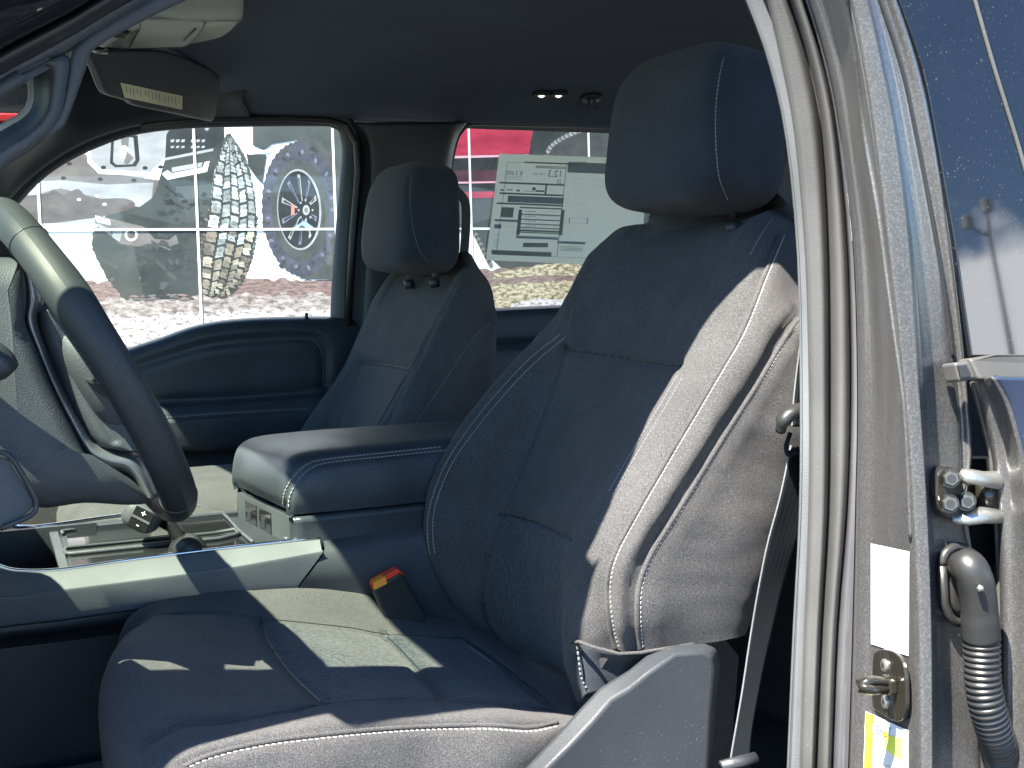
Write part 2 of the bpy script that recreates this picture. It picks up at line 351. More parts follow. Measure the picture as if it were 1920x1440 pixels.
# ------------------------------------------------------------------ printed wall
WY = 4.0
wall = thing('mural_wall', (2.2, WY, 0), 'building wall covered by a printed mural of huge off-road truck tyres', 'wall')
MB().box((2.2, WY+.17, 1.9), (9.5, .3, 3.8)).build('wall', plastic('wall_core', (.6, .6, .58), .8), wall, smooth=False)
PM = dict(
 white=printed('print_white', (.86, .87, .86), (.92, .92, .90), 2),
 gravel=printed('print_gravel', (.14, .105, .095), (.42, .37, .35), 22, 'noise', .40, .60, (1, 1, 2.6), detail=9.0),
 snow=printed('print_snow', (.20, .16, .15), (.58, .54, .55), 30, 'noise', .38, .52, (1, 1, 2.0), detail=9.0),
 soil=printed('print_soil', (.12, .075, .07), (.26, .18, .165), 26, 'noise', .4, .6, (1, 1, 4.0), detail=9.0),
 straw=printed('print_straw', (0.1320, 0.1080, 0.0600), (0.5100, 0.4440, 0.3000), 34, 'noise', .42, .56, (1, 1, 2.4), detail=9.0),
 dark=printed('print_dark', (0.0231, 0.0273, 0.0252), (0.0504, 0.0546, 0.0525), 5),
 dark2=printed('print_shadow', (0.0420, 0.0504, 0.0483), (0.0672, 0.0756, 0.0714), 4),
 black=printed('print_black', (0.0140, 0.0160, 0.0168), (0.0280, 0.0300, 0.0320), 9),
 tread=printed('print_tread', (.05, .058, .056), (.34, .37, .36), 27, 'tread', .0, .17, (1, 1, 1.25)),
 tread2=printed('print_tread_mud', (0.0490, 0.0420, 0.0350), (0.2660, 0.2240, 0.1750), 36, 'tread', .0, .22, (1, 1, 1.4)),
 grey=printed('print_grey', (.105, .092, .088), (.19, .175, .17), 5, 'noise', .35, .65, (1, 1, 2)),
 lgrey=printed('print_light_grey', (.24, .25, .26), (.38, .385, .40), 5, 'noise', .35, .65, (1, 1, 2)),
 dgrey=printed('print_bumper_shade', (.065, .048, .046), (.135, .115, .105), 6, 'noise', .35, .65, (1, 1, 2)),
 tyre=printed('print_tyre', (0.0383, 0.0396, 0.0518), (0.0855, 0.0855, 0.1170), 12, 'noise', .35, .65),
 tyre2=printed('print_tyre_shade', (0.0420, 0.0462, 0.0441), (0.0756, 0.0777, 0.0756), 16, 'noise', .35, .65),
 purple=printed('print_purple', (0.1000, 0.1050, 0.1500), (0.1800, 0.1800, 0.2600), 15, 'noise', .35, .65),
 red=printed('print_red', (0.2700, 0.0112, 0.0338), (0.4650, 0.0375, 0.0750), 5, 'noise', .3, .7, (1, 1, 4)),
 pink=printed('print_pink', (0.6400, 0.3200, 0.4000), (0.6800, 0.4000, 0.4640), 5),
 maroon=printed('print_maroon', (0.0540, 0.0180, 0.0270), (0.0960, 0.0360, 0.0480), 6),
 blk_a=printed('block_a', (.22, .24, .235), (.40, .43, .42), 30), blk_b=printed('block_b', (.14, .155, .15), (.28, .30, .295), 30), blk_c=printed('block_c', (.32, .34, .335), (.55, .57, .56), 30),
 mud_a=printed('mud_a', (.17, .14, .11), (.32, .28, .22), 30), mud_b=printed('mud_b', (.26, .22, .17), (.46, .41, .33), 30), mud_c=printed('mud_c', (.10, .085, .07), (.22, .19, .16), 30),
 blue=printed('print_blue', (.25, .35, .6), (.4, .55, .8), 9),
 orange=printed('print_red_glow', (.65, .15, .12), (.75, .25, .2), 9),
)
PK = list(PM); pr = MB(); layer = [0]
def pp(mat, pts, lay=None, n=0):
    layer[0] += 1; y = WY-.004-layer[0]*.000004 if lay is None else WY-.004-lay
    P = smoothpx(list(pts)+[pts[0]], n)[:-1] if n else pts
    V = [U(a, b, y) for a, b in P]; from mathutils.geometry import tessellate_polygon
    tri = tessellate_polygon([V]); pr.add(V, [tuple(t) for t in tri], PK.index(mat))
def ell(cx, cy, a, b, rot=0, n=48, jag=0):
    out = []
    for k in range(n):
        t = 2*math.pi*k/n; j = 1+(jag if k % 2 else -jag)*(1+.5*random.random()); x = a*j*math.cos(t); y = b*j*math.sin(t)
        out.append((cx+x*math.cos(rot)-y*math.sin(rot), cy+x*math.sin(rot)+y*math.cos(rot)))
    return out
pp('white', [(-900, -700), (2600, -700), (2600, 1100), (-900, 1100)])
def edge(x0, y0, x1, y1, j=5, n=40): return [(x0+(x1-x0)*i/n, y0+(y1-y0)*i/n+random.uniform(-j, j)) for i in range(n+1)]
pp('soil', edge(-900, 540, 800, 521, 4, 160)+[(800, 1100), (-900, 1100)])
pp('gravel', edge(-900, 575, 800, 548, 6, 200)+[(800, 1100), (-900, 1100)])
pp('snow', edge(-900, 640, 800, 570, 6, 200)+[(800, 640), (500, 1100), (-900, 1100)])
pp('soil', edge(500, 600, 760, 602, 5, 30)+[(760, 640), (500, 660)])
# vehicle with the bumper
pp('dark2', [(172, 440), (250, 330), (330, 345), (400, 300), (430, 250), (440, 330), (380, 470), (372, 545), (300, 560), (232, 556), (205, 520), (186, 478)])
pp('dark', [(186, 478), (178, 440), (240, 400), (372, 430), (376, 552), (330, 562), (262, 560), (236, 556), (212, 528)])
pp('lgrey', [(-200, 150), (300, 190), (345, 226), (312, 252), (309, 296), (180, 420), (-200, 420)])
pp('grey', [(-200, 290), (60, 285), (130, 262), (170, 300), (182, 322), (300, 338), (285, 372), (240, 392), (120, 410), (-200, 415)])
pp('lgrey', [(-200, 345), (60, 340), (120, 338), (200, 346), (288, 342), (284, 372), (262, 388), (232, 384), (150, 362), (110, 352), (60, 368), (-200, 372)])
pp('dgrey', [(-200, 372), (60, 366), (100, 356), (120, 366), (146, 354), (170, 372), (236, 372), (252, 388), (200, 404), (150, 412), (60, 420), (-200, 420)], n=3)
pp('white', [(168, 262), (172, 300), (190, 318), (292, 324), (294, 330), (186, 326), (164, 304), (162, 268)])
pp('black', [(209, 252), (258, 254), (262, 300), (255, 312), (216, 314), (206, 306)])
pp('lgrey', [(214, 256), (250, 258), (254, 300), (248, 308), (218, 309), (212, 303)])
pp('grey', [(226, 254), (242, 258), (240, 286), (232, 290), (228, 270)]); pp('white', ell(233, 285, 9, 12)); pp('grey', [(238, 282), (250, 296), (240, 308), (232, 306)])
for x, y in [(130, 307), (194, 314), (272, 315), (119, 334), (188, 336), (251, 338), (301, 313)]: pp('black', ell(x, y, 5, 3.4))
for x, y in [(108, 351), (148, 374), (182, 367), (196, 383)]: pp('white', ell(x, y, 4, 2.6))
# grille side
pp('dark', [(330, 226), (420, 226), (421, 262), (396, 345), (330, 350), (296, 345), (309, 300), (312, 252)])
pp('black', [(312, 252), (330, 230), (420, 236), (416, 262), (400, 280), (312, 294)])
pp('lgrey', [(309, 296), (400, 278), (400, 283), (309, 301)])
pp('white', [(303, 326), (314, 337), (388, 322), (393, 302), (384, 304), (380, 314), (322, 325), (314, 319)]); pp('lgrey', [(322, 314), (380, 304), (378, 313), (322, 323)])
for x in (320, 330, 340, 358, 368, 378): pp('lgrey', [(x, 262), (x+7, 261), (x+6, 266), (x, 267)]); pp('lgrey', [(x, 274), (x+6, 273), (x+6, 277), (x, 278)])
pp('tyre2', ell(388, 241, 6, 6)); pp('lgrey', ell(388, 241, 3.5, 3.5))
# arm under the bumper
pp('grey', [(180, 402), (208, 410), (270, 425), (290, 448), (320, 450), (300, 462), (254, 462), (228, 458), (205, 440), (178, 418)])
pp('white', [(178, 404), (206, 412), (207, 422), (182, 416)]); pp('lgrey', [(184, 418), (208, 432), (206, 440), (182, 424)])
pp('lgrey', [(214, 428), (230, 434), (224, 454), (210, 444)]); pp('white', ell(246, 440, 12, 12)); pp('dgrey', ell(246, 440, 8, 8)); pp('grey', [(300, 462), (330, 440), (335, 455), (318, 470)])
# front tyre tread
pp('tread2', [(376, 545), (374, 440), (392, 390), (398, 330), (410, 300), (424, 252), (440, 262), (452, 296), (466, 322), (475, 360), (479, 410), (474, 452), (462, 492), (446, 530), (420, 552), (392, 557)], n=3)
pp('tread', [(394, 470), (390, 440), (394, 390), (400, 330), (410, 298), (424, 252), (440, 262), (452, 296), (466, 322), (475, 360), (479, 410), (474, 440), (460, 462), (430, 480)], n=3)
for k in range(26):
    t = k/25; x = 176+60*t**1.6+random.uniform(-2, 2); y = 450+108*t; pp('dark', ell(x, y, 6, 5, random.random(), 8))
for k in range(44):
    a = -1.25+2.75*k/43; pp('tread' if a < .5 else 'tread2', ell(410+68*math.cos(a)*(1 if a > 0 else .95), 405+150*math.sin(a), 7, 6, random.random(), 7))
for k in range(46):       # broken light and mud inside the dark wheel well
    x = random.uniform(200, 372); y = random.uniform(430, 548)
    if y > 430+(210-x)*1.5: pp(('dark', 'dark2', 'dark', 'tyre2')[k % 4], ell(x, y, random.uniform(3, 16), random.uniform(2, 7), random.uniform(-.8, .8), 9, .15))
for k in range(26):
    x = random.uniform(300, 392); y = random.uniform(350, 425); pp(('black', 'dark', 'tyre2')[k % 3], ell(x, y, random.uniform(3, 12), random.uniform(2, 6), random.uniform(-.8, .8), 9, .15))
for k in range(34):       # worn lug edges over the tread
    a = random.uniform(-1.3, 1.45); rr_ = random.uniform(0, 1); x = 410+60*math.cos(a)*rr_+random.uniform(-6, 6); y = 405+140*math.sin(a)
    if 378+abs(y-440)*.05 < x < 474: pp(('dark', 'dark2')[k % 2], [(x, y), (x+random.uniform(4, 11), y+random.uniform(-5, 5)), (x+random.uniform(2, 8), y+random.uniform(2, 6))])
for k in range(40):
    x = random.uniform(180, 300); y = 556+random.uniform(-4, 6); pp(('dark', 'soil', 'grey')[k % 3], ell(x+60, y, random.uniform(4, 12), 2, 0, 7, .2))
# tread blocks, staggered rows across the front tyre
PLl = smoothpx([(430, 250), (412, 296), (400, 340), (394, 390), (384, 440), (378, 490), (378, 550)], 8); PRr = smoothpx([(432, 250), (450, 292), (466, 322), (476, 362), (480, 410), (475, 452), (463, 492), (446, 530), (424, 554)], 8)
pp('dark', list(PLl)+list(PRr[::-1]))
def edge_x(P, y): return float(np.interp(y, P[:, 1], P[:, 0]))
y = 256.; row_ = 0
while y < 548:
    h = 8.0+5.5*math.sin(math.pi*(y-250)/300); xl_, xr_ = edge_x(PLl, y+h/2), edge_x(PRr, y+h/2); nb_ = 5
    for c in range(nb_):
        u0_ = (c+.06)/nb_; u1_ = (c+.90)/nb_; f_ = lambda u: u**.85
        xa, xb = xl_+(xr_-xl_)*f_(u0_), xl_+(xr_-xl_)*f_(u1_); sk_ = (3.5 if c % 2 else -3.5)+random.uniform(-1, 1); dy = (row_ % 2)*h*.25+(c % 2)*h*.45; j = lambda a=.9: random.uniform(-a, a)
        mud = y > 440+random.uniform(-30, 30); tone = random.choice(('blk_a', 'blk_b', 'blk_c') if not mud else ('mud_a', 'mud_b', 'mud_c'))
        P_ = [(xa+j(), y+dy+sk_*.5+j()), (xa+(xb-xa)*.55, y+dy-1.2+j()), (xb+j(), y+dy-sk_*.5+j()), (xb-1+j(), y+dy+h*.5), (xb+j()+1, y+dy+h*.80-sk_*.5), (xa+(xb-xa)*.45, y+dy+h*.86+j()), (xa+j(), y+dy+h*.78+sk_*.5), (xa+1.2, y+dy+h*.4)]
        pp(tone, P_); cx_, cy_ = sum(p[0] for p in P_)/8, sum(p[1] for p in P_)/8
        pp('dark2' if random.random() < .6 else 'grey', [(cx_-3, cy_-.7), (cx_+3, cy_+.2), (cx_+2.6, cy_+1.1), (cx_-3, cy_+.3)])
    y += h; row_ += 1
# second vehicle
pp('dark2', [(474, 236), (486, 226), (700, 226), (700, 530), (600, 300), (560, 262), (510, 270), (495, 282), (474, 272)], n=0)
pp('tyre2', [(560, 250), (600, 262), (634, 330), (700, 400), (700, 528), (560, 522), (600, 480)])
pp('dark', [(462, 288), (500, 290), (492, 345), (480, 332), (466, 312)]); pp('white', [(466, 284), (510, 280), (508, 286), (466, 290)])
pp('tyre2', ell(578, 392, 74, 130, -.05, 90, .012)); pp('tyre', ell(563, 392, 72, 126, -.05, 90, .010))
for k in range(58):
    t = 2*math.pi*k/58+random.uniform(-.03, .03); r_ = 1+random.uniform(-.03, .03); pp(('purple', 'tyre2', 'tyre', 'dark')[k % 4], ell(563+61*r_*math.cos(t), 394+109*r_*math.sin(t), random.uniform(3, 6.5), random.uniform(2, 4.5), t+random.uniform(-.6, .6), 5))
for k in range(40):
    t = random.uniform(0, 6.28); pp(('tyre2', 'tyre', 'dark')[k % 3], ell(563+69*math.cos(t), 394+122*math.sin(t), 4.5, 6, t, 5))
pp('tyre2', ell(563, 394, 54, 96, -.05)); pp('lgrey', ell(561, 393, 41.5, 76, -.05)); pp('black', ell(560, 393, 38.5, 72.5, -.05))
for k in range(10):
    t = 2*math.pi*k/10+.2; c, s = math.cos(t), math.sin(t); c2, s2 = math.cos(t+.16), math.sin(t+.16)
    pp('lgrey' if k % 2 else 'purple', [(567+10*c, 394+17*s), (561+34*c, 393+66*s), (561+34*c2, 393+66*s2), (567+10*c2, 394+17*s2)])
    pp('black', [(566+15*math.cos(t+.05), 394+24*math.sin(t+.05)), (561+30*math.cos(t+.04), 393+60*math.sin(t+.04)), (561+30*math.cos(t+.12), 393+60*math.sin(t+.12)), (566+15*math.cos(t+.11), 394+24*math.sin(t+.11))])
pp('orange', [(546, 380), (552, 386), (552, 402), (546, 404)]); pp('blue', [(548, 428), (570, 414), (588, 426), (578, 430), (566, 422), (550, 434)])
pp('black', ell(574, 394, 11, 15)); pp('lgrey', ell(574, 394, 6.5, 9.5)); pp('grey', ell(574, 394, 3.5, 5.5))
for k in range(8):
    t = 2*math.pi*k/8; pp('lgrey', ell(573+13*math.cos(t), 394+19*math.sin(t), 1.7, 2.2))
# red vehicle seen through the rear window
pp('black', [(700, 280), (1000, 270), (1010, 226), (1500, 226), (1500, 520), (960, 520), (905, 470), (890, 432), (700, 445)])
pp('red', [(700, 200), (1005, 200), (1000, 245), (992, 288), (700, 296)]); pp('pink', [(700, 296), (992, 289), (992, 293), (700, 301)])
pp('dark', [(1004, 226), (1500, 226), (1500, 300), (998, 296), (994, 270)])
pp('maroon', [(700, 322), (990, 318), (990, 340), (700, 344)]); pp('pink', [(700, 343), (990, 339), (990, 342), (700, 347)])
pp('red', [(700, 362), (990, 358), (990, 370), (700, 374)]); pp('dark', [(700, 376), (960, 372), (940, 405), (880, 420), (700, 425)])
pp('tyre2', [(1020, 330), (1035, 270), (1060, 250), (1100, 240), (1500, 236), (1500, 330)])
for k in range(24): pp('lgrey' if k % 2 else 'grey', ell(1026+78*(k/23)**1.3, 292-52*(k/23)**.6, 4.5, 3.5, random.random(), 6))
for k in range(14): pp('grey' if k % 2 else 'dark', ell(890+30*k/13, 436+60*k/13, 4.5, 5, random.random(), 7))
pp('soil', edge(820, 508, 1500, 494, 5, 60)+[(1500, 1100), (820, 1100)])
pp('straw', edge(925, 512, 1040, 492, 3, 20)+[(1500, 506), (1500, 520), (1010, 516), (925, 524)]); pp('straw', edge(820, 532, 1500, 522, 5, 60)+[(1500, 1100), (820, 1100)])
pp('snow', [(960, 570), (1010, 560), (1060, 563), (1080, 600), (940, 600)])
pr.build('mural_print', [PM[k] for k in PK], wall, smooth=False)
jl = MB()
for xa in [-190, 75, 370, 629, 883, 1106, 1360]:
    top = U(xa, 430, WY); jl.box((top.x, WY-.0068, 1.9), (.011, .001, 3.8))
for zz in (U(500, 430, WY).z, U(500, 430, WY).z+.95, U(500, 430, WY).z-.95): jl.box((2.2, WY-.0076, zz), (9.5, .0006, .010))
jl.build('panel_joint', plastic('joint_white', (.8, .8, .74), .6, grain=0, var=.03), wall, smooth=False)
# ================================================================== cab
cab = thing('truck_cab', (.8, 0, .5), 'dark grey metallic cab shell of a pickup truck framing the open front doorway', 'truck')
def ruled(name, A, B, YA, YB, mat, par, n=6, solid=.006, mid=0):
    a = smoothpx(A, n); b = smoothpx(B, n); k = max(len(a), len(b)); a = resample(a, k); b = resample(b, k)
    V = [U(p[0], p[1], YA) for p in a]+[U(p[0], p[1], YB) for p in b]
    F = [(i, i+1, k+i+1, k+i) for i in range(k-1)]
    return mesh(name, V, F, mat, par, solid=solid)
# headliner : rows along x, edge follows tops of the far windows
xs = np.linspace(.30, 2.35, 15); rows = []
for i, x in enumerate(xs):
    f = (x-.30)/2.05; zc = 1.45+.425+.03*math.sin(math.pi*min(1, f*1.2)) - (.05*max(0, f-.75)/.25)
    ze = 1.45+.372-.015*max(0, f-.5)
    rows.append([(x, .775, ze-.002), (x, .755, ze+.004), (x, .72, ze+.022), (x, .66, zc-.03), (x, .5, zc-.008), (x, .25, zc), (x, 0, zc+.002), (x, -.3, zc), (x, -.55, zc-.02), (x, -.68, zc-.06)])
rows = [[(x+.17*max(0, y+.25)*max(0, 1-(x-.30)/.8), y, z) for x, y, z in r_] for r_ in rows]
hl = Surf(rows, 4, 4); hl.make('headliner', M['liner'], cab, solid=.004)
# roof skin, unseen near edge flared at the front to shade the cushion
rr = [[(x, y, z-.0) for y, z in ((.86, 1.82), (.80, 1.90), (.6, 1.955), (0, 1.975), (-.6, 1.95), (-e_+.05, 1.905), (-e_, 1.85))] for x, e_ in ((.05, .87), (.25, .86), (.38, .82), (.52, .76), (.7, .745), (1.0, .75), (1.6, .77), (2.4, .78))]
rr = [[(x+(.05*max(0, y+.3)*max(0, 1-(x-.05)/.6)), y, z) for x, y, z in r_] for r_ in rr]
Surf(rr, 3, 4).make('roof_panel', M['paint'], cab, solid=.01)
# near roof rail (door opening header)
MB().tube([(.16, -.70, 1.83), (.5, -.715, 1.865), (.8, -.72, 1.865), (1.1, -.73, 1.85)], .03, n=14).build('roof_rail', M['plas_blk'], cab)
# front header trim and windshield
MB().prism([(.38, .70, 1.84), (.30, -.1, 1.84), (.30, -.70, 1.84), (.18, -.70, 1.87), (.18, -.1, 1.87), (.18, .70, 1.87)], (0, 0, .04)).build('header_trim', M['liner'], cab, smooth=False)
MB().add([(.19, .70, 1.87), (.17, -.70, 1.87), (-.72, -.72, 1.36), (-.72, .72, 1.36)], [(0, 1, 2, 3)]).build('windshield', M['wind'], cab, smooth=False)
MB().prism([(.20, -.69, 1.885), (.20, -.86, 1.86), (-.72, -.86, 1.34), (-.72, -.70, 1.36)], (-.02, 0, -.045)).build('near_windshield_pillar', M['paint'], cab, smooth=False)  # pillar body made extra wide so its shadow covers the driver cushion
# cowl/dash mass out of the frame keeps the footwell dark
Surf([[(x, y, z) for y in (-.70, -.35, 0, .35, .74)] for x, z in ((-.75, 1.34), (-.30, 1.31), (-.05, 1.26), (.0, 1.12), (-.05, .95), (-.2, .55))], 5, 4).make('dashboard', M['plas'], cab, solid=.01)
MB().box((-.08, -.44, 1.32), (.22, .40, .20)).build('hood_shade_block', M['plas_blk'], cab, bevel=.03)  # unseen hood block, added to shade the front of the console rail
MB().box((.02, .03, 1.31), (.03, .32, .24)).build('screen_shade_block', M['gloss_blk'], cab, smooth=False, bevel=.008)  # unseen screen block, added to shade the passenger footwell
MB().box((.85, 0, .60), (3.2, 1.60, .04)).box((-.78, 0, 1.0), (.04, 1.6, .8)).build('floor_pan', M['carpet'], cab, smooth=False)
MB().box((2.40, 0, 1.05), (.04, 1.56, .8)).build('rear_wall', M['carpet'], cab, smooth=False)
MB().add([(2.40, .7, 1.45), (2.40, -.7, 1.45), (2.30, -.66, 1.84), (2.30, .66, 1.84)], [(0, 1, 2, 3)]).build('rear_window', M['glass_r'], cab, smooth=False)
# rear bench
Surf([[(x, y, z) for y in (-.70, -.68, 0, .68, .70)] for x, z in ((1.55, .62), (1.56, 1.0), (1.62, 1.04), (2.05, 1.03), (2.12, 1.1), (2.28, 1.62), (2.36, 1.62))], 5, 3).make('rear_bench', M['fab_head'], cab, solid=.01)
# near sill
MB().box((.30, -.84, .62), (1.6, .16, .16)).build('door_sill', M['plas_blk'], cab, smooth=False, bevel=.02)
# far pillars ---------------------------------------------------------------
far_top = [(-60, 425), (0, 395), (40, 350), (100, 303), (170, 265), (260, 238), (380, 225), (450, 222)]
Surf([[U(x, y, .765) for x, y in smoothpx([(-60, 425), (0, 392), (50, 342), (110, 296), (180, 260), (265, 236), (385, 224), (470, 222)], 3)],
      [U(x, y, .74) for x, y in smoothpx([(-80, 400), (-10, 368), (40, 318), (100, 272), (170, 236), (255, 212), (375, 204), (465, 208)], 3)],
      [U(x, y, .70) for x, y in smoothpx([(-100, 362), (-30, 338), (45, 292), (92, 250), (150, 180), (245, 150), (365, 165), (455, 185)], 3)],
      [U(x, y, .66) for x, y in smoothpx([(-100, 350), (-30, 326), (48, 280), (100, 232), (165, 100), (260, 80), (380, 130), (470, 150)], 3)]], 4, 2).make('far_pillar_trim', M['plas_blk'], cab, solid=.006)
# far centre pillar between the two right-hand doors
cols = [([(652, 236), (668, 262), (672, 330), (662, 450), (655, 600), (650, 760)], .785), ([(664, 232), (684, 262), (690, 320), (682, 450), (672, 600), (668, 760)], .765),
        ([(690, 230), (702, 262), (706, 320), (700, 450), (695, 600), (690, 760)], .745), ([(760, 228), (770, 262), (775, 320), (770, 450), (765, 600), (765, 760)], .735),
        ([(840, 228), (838, 262), (828, 320), (822, 450), (830, 600), (830, 760)], .745), ([(880, 226), (858, 258), (846, 320), (838, 450), (840, 600), (840, 760)], .775)]
Surf([[U(x, y, Y) for x, y in c] for c, Y in cols], 5, 4).make('centre_pillar_trim', M['plas_blk'], cab, solid=.006)
MB().tube([U(652, 612, .76), U(660, 450, .762), U(671, 320, .765), U(668, 270, .766), U(650, 236, .768), U(618, 226, .77), U(540, 222, .77), U(380, 224, .77), U(265, 236, .77)], .007, n=8).build('far_weatherstrip', M['rub_blk'], cab)
# pillar behind the rear right door opening
MB().box((1.98, .80, 1.45), (.22, .03, .8)).build('far_rear_pillar', M['plas_blk'], cab, smooth=False)
MB().box((.0, .84, .85), (1.3, .05, .7)).build('far_front_side_body', M['paint'], cab, smooth=False); MB().box((1.6, .84, .80), (1.75, .05, .6)).build('far_rear_side_body', M['paint'], cab, smooth=False)
# near front pillar ----------------------------------------------------------
NP = -.70
q = MB()
pts = [(-160, 230), (-160, 470), (0, 322), (50, 288), (82, 262), (120, 232), (140, 180), (160, 128), (176, 92), (262, 42), (352, -2), (520, -80), (330, -120), (150, 0), (60, 62), (0, 110)]
hole = None
outer = [(-160, 300), (-160, 470), (0, 322), (50, 288), (82, 262), (120, 235), (140, 182), (160, 128), (176, 92), (262, 42), (352, -2), (520, -80), (340, -130), (200, -10)]
inner = [(-160, 320), (-60, 290), (0, 253), (38, 226), (58, 212), (66, 188), (65, 160), (63, 136), (40, 140), (0, 162), (-60, 195), (-160, 255)]
# a frame round the grab hole: band between outer trim edge and hole edge
lo = smoothpx([(-160, 470), (0, 322), (50, 288), (82, 262), (104, 240), (120, 208), (128, 160), (133, 125), (130, 108), (110, 104), (60, 130), (0, 168), (-160, 262)], 5)
li = smoothpx([(-160, 345), (0, 248), (38, 226), (54, 212), (61, 200), (65, 185), (65, 165), (64, 150), (62, 140), (55, 139), (35, 146), (0, 166), (-160, 256)], 5)
kk = len(lo); frame = []
mid = [((a[0]*.5+b[0]*.5), (a[1]*.5+b[1]*.5)) for a, b in zip(lo, li)]
frame = [[U(a[0], a[1], -.703) for a in lo], [U(.8*a[0]+.2*b[0], .8*a[1]+.2*b[1], -.712) for a, b in zip(lo, li)], [U(m_[0], m_[1], -.712) for m_ in mid], [U(.25*a[0]+.75*b[0], .25*a[1]+.75*b[1], -.690) for a, b in zip(lo, li)],
         [U(b[0], b[1], -.675) for b in li], [U(b[0]-6, b[1]-3, -.655) for b in li]]
gh = thing('grab_handle', U(60, 230, -.70), 'black moulded grab handle on the near windshield pillar at upper left', 'grab handle')
Surf(frame, 4, 1).make('handle_frame', M['plas'], gh, solid=.006)
o_ = [U(b[0]-3, b[1]-1, -.668) for b in li[:58]]; MB().tube([tuple(p) for p in o_], .0045, n=8).build('inner_rim', M['liner_l'], gh)
a1 = [(-160, 470), (0, 322), (50, 288), (82, 262), (104, 248), (120, 235), (133, 205), (147, 165), (160, 128), (176, 92), (262, 42), (352, -2), (520, -80)]
a0 = [(-160, 455), (0, 310), (48, 278), (78, 256), (100, 232), (118, 205), (127, 165), (132, 130), (133, 105), (145, 85), (200, 45), (300, -12), (480, -100)]
Surf([[U(x, y, -.69) for x, y in smoothpx(a1, 3)], [U(x-1, y-1, -.704) for x, y in smoothpx(a1, 3)], [U(x, y, -.706) for x, y in smoothpx(a0, 3)]], 3, 1).make('near_pillar_trim', M['plas'], cab, solid=.004)
# upper band: trim, seal bulb, body flange, running up and to the right
def band(name, rows_, mat, n=4, **k): return Surf([[U(x, y, Y) for x, y in smoothpx(c, 3)] for c, Y in rows_], n, 2).make(name, mat, cab, **k)
sh = lambda d: [(-160, 262-d), (0, 166-d*.97), (60, 132-d*.95), (132, 92-d*.92), (200, 50-d*.9), (340, -30-d*.85), (520, -130-d*.8)]
band('pillar_upper_trim', [(sh(-4), -.700), (sh(12), -.712), (sh(24), -.715), (sh(30), -.712)], M['plas'], solid=.004)
band('pillar_seal', [(sh(26), -.712), (sh(34), -.735), (sh(50), -.748), (sh(66), -.745), (sh(74), -.72)], M['rub_blk'], solid=.003)
band('pillar_flange', [(sh(70), -.73), (sh(78), -.765), (sh(100), -.78), (sh(112), -.80), (sh(135), -.83), (sh(170), -.86), (sh(230), -.87)], M['gloss_blk'], solid=.003)
# ------------------------------------------------------------------ near centre pillar (b-pillar): vertical strips
YS = [-120, 0, 130, 260, 480, 742, 960, 1177, 1440, 1560]
def S_(c, Y, dY=0):
    out = []
    for k, (x, y) in enumerate(zip(c, YS)): out.append(U(x, y, Y+dY*0))
    return out
C = dict(
 tl=[1340, 1397, 1445, 1475, 1497, 1502, 1500, 1488, 1476, 1470],
 sl=[1390, 1437, 1468, 1491, 1510, 1517, 1516, 1508, 1500, 1496],
 gr=[1430, 1478, 1518, 1541, 1553, 1555, 1553, 1541, 1530, 1525],
 sr=[1462, 1508, 1546, 1570, 1590, 1595, 1588, 1570, 1560, 1556],
 fl=[1468, 1514, 1552, 1576, 1600, 1607, 1603, 1598, 1590, 1586],
 b1=[1500, 1545, 1580, 1600, 1628, 1640, 1640, 1640, 1640, 1640],
 b2=[1540, 1585, 1612, 1632, 1660, 1684, 1696, 1706, 1710, 1712],
 b3=[1556, 1600, 1626, 1646, 1672, 1700, 1716, 1726, 1730, 1730],
 b4=[1580, 1625, 1655, 1680, 1706, 1724, 1738, 1746, 1748, 1748])
def mixc(a, b, t): return [p*(1-t)+q_*t for p, q_ in zip(C[a], C[b])]
def strip(name, cl, mat, n=4, **k): return Surf([S_(c, Y) for c, Y in cl], n, 3).make(name, mat, cab, **k)
strip('pillar_inner_trim', [(mixc('tl', 'tl', 0), -.66), (C['tl'], -.762), (mixc('tl', 'sl', .25), -.772), (mixc('tl', 'sl', 1.1), -.778)], M['plas_mid'], solid=.003)
strip('door_seal', [(mixc('sl', 'gr', -.05), -.772), (mixc('sl', 'gr', .08), -.790), (mixc('sl', 'gr', .45), -.798), (mixc('sl', 'gr', .75), -.802), (mixc('sl', 'gr', .93), -.796), (mixc('sl', 'gr', 1.02), -.788),
                    (mixc('gr', 'sr', .12), -.800), (mixc('gr', 'sr', .4), -.815), (mixc('gr', 'sr', .75), -.820), (mixc('gr', 'sr', .97), -.812), (mixc('gr', 'sr', 1.06), -.795)], M['rubber'], solid=.003)
Surf([[U(x, y, Y) for x, y in zip(c, YS)] for c, Y in [(mixc('sr', 'fl', -.2), -.80), (mixc('sr', 'fl', .3), -.822), (C['fl'], -.828)]], 4, 3).make('clear_film_strip', plastic('film_over_paint', (.13, .13, .14), .22, grain=0, metallic=.5, coat=.6), cab)
bp_cols = [(C['fl'], -.822), (mixc('fl', 'b1', .15), -.838), (mixc('fl', 'b1', .5), -.852), (C['b1'], -.868), (mixc('b1', 'b2', .5), -.905), (C['b2'], -.940), (mixc('b2', 'b3', .5), -.950), (C['b3'], -.957), (C['b4'], -.962)]
BP = Surf([S_(c, Y) for c, Y in bp_cols], 9, 10)
0 and BP.groove([(1583, 0), (1600, 130), (1618, 260), (1640, 400), (1655, 520), (1672, 640), (1690, 760), (1700, 900)], -.004, .010)
0 and BP.groove([(1556, 0), (1586, 130), (1602, 260), (1624, 420), (1630, 560)], .003, .009)
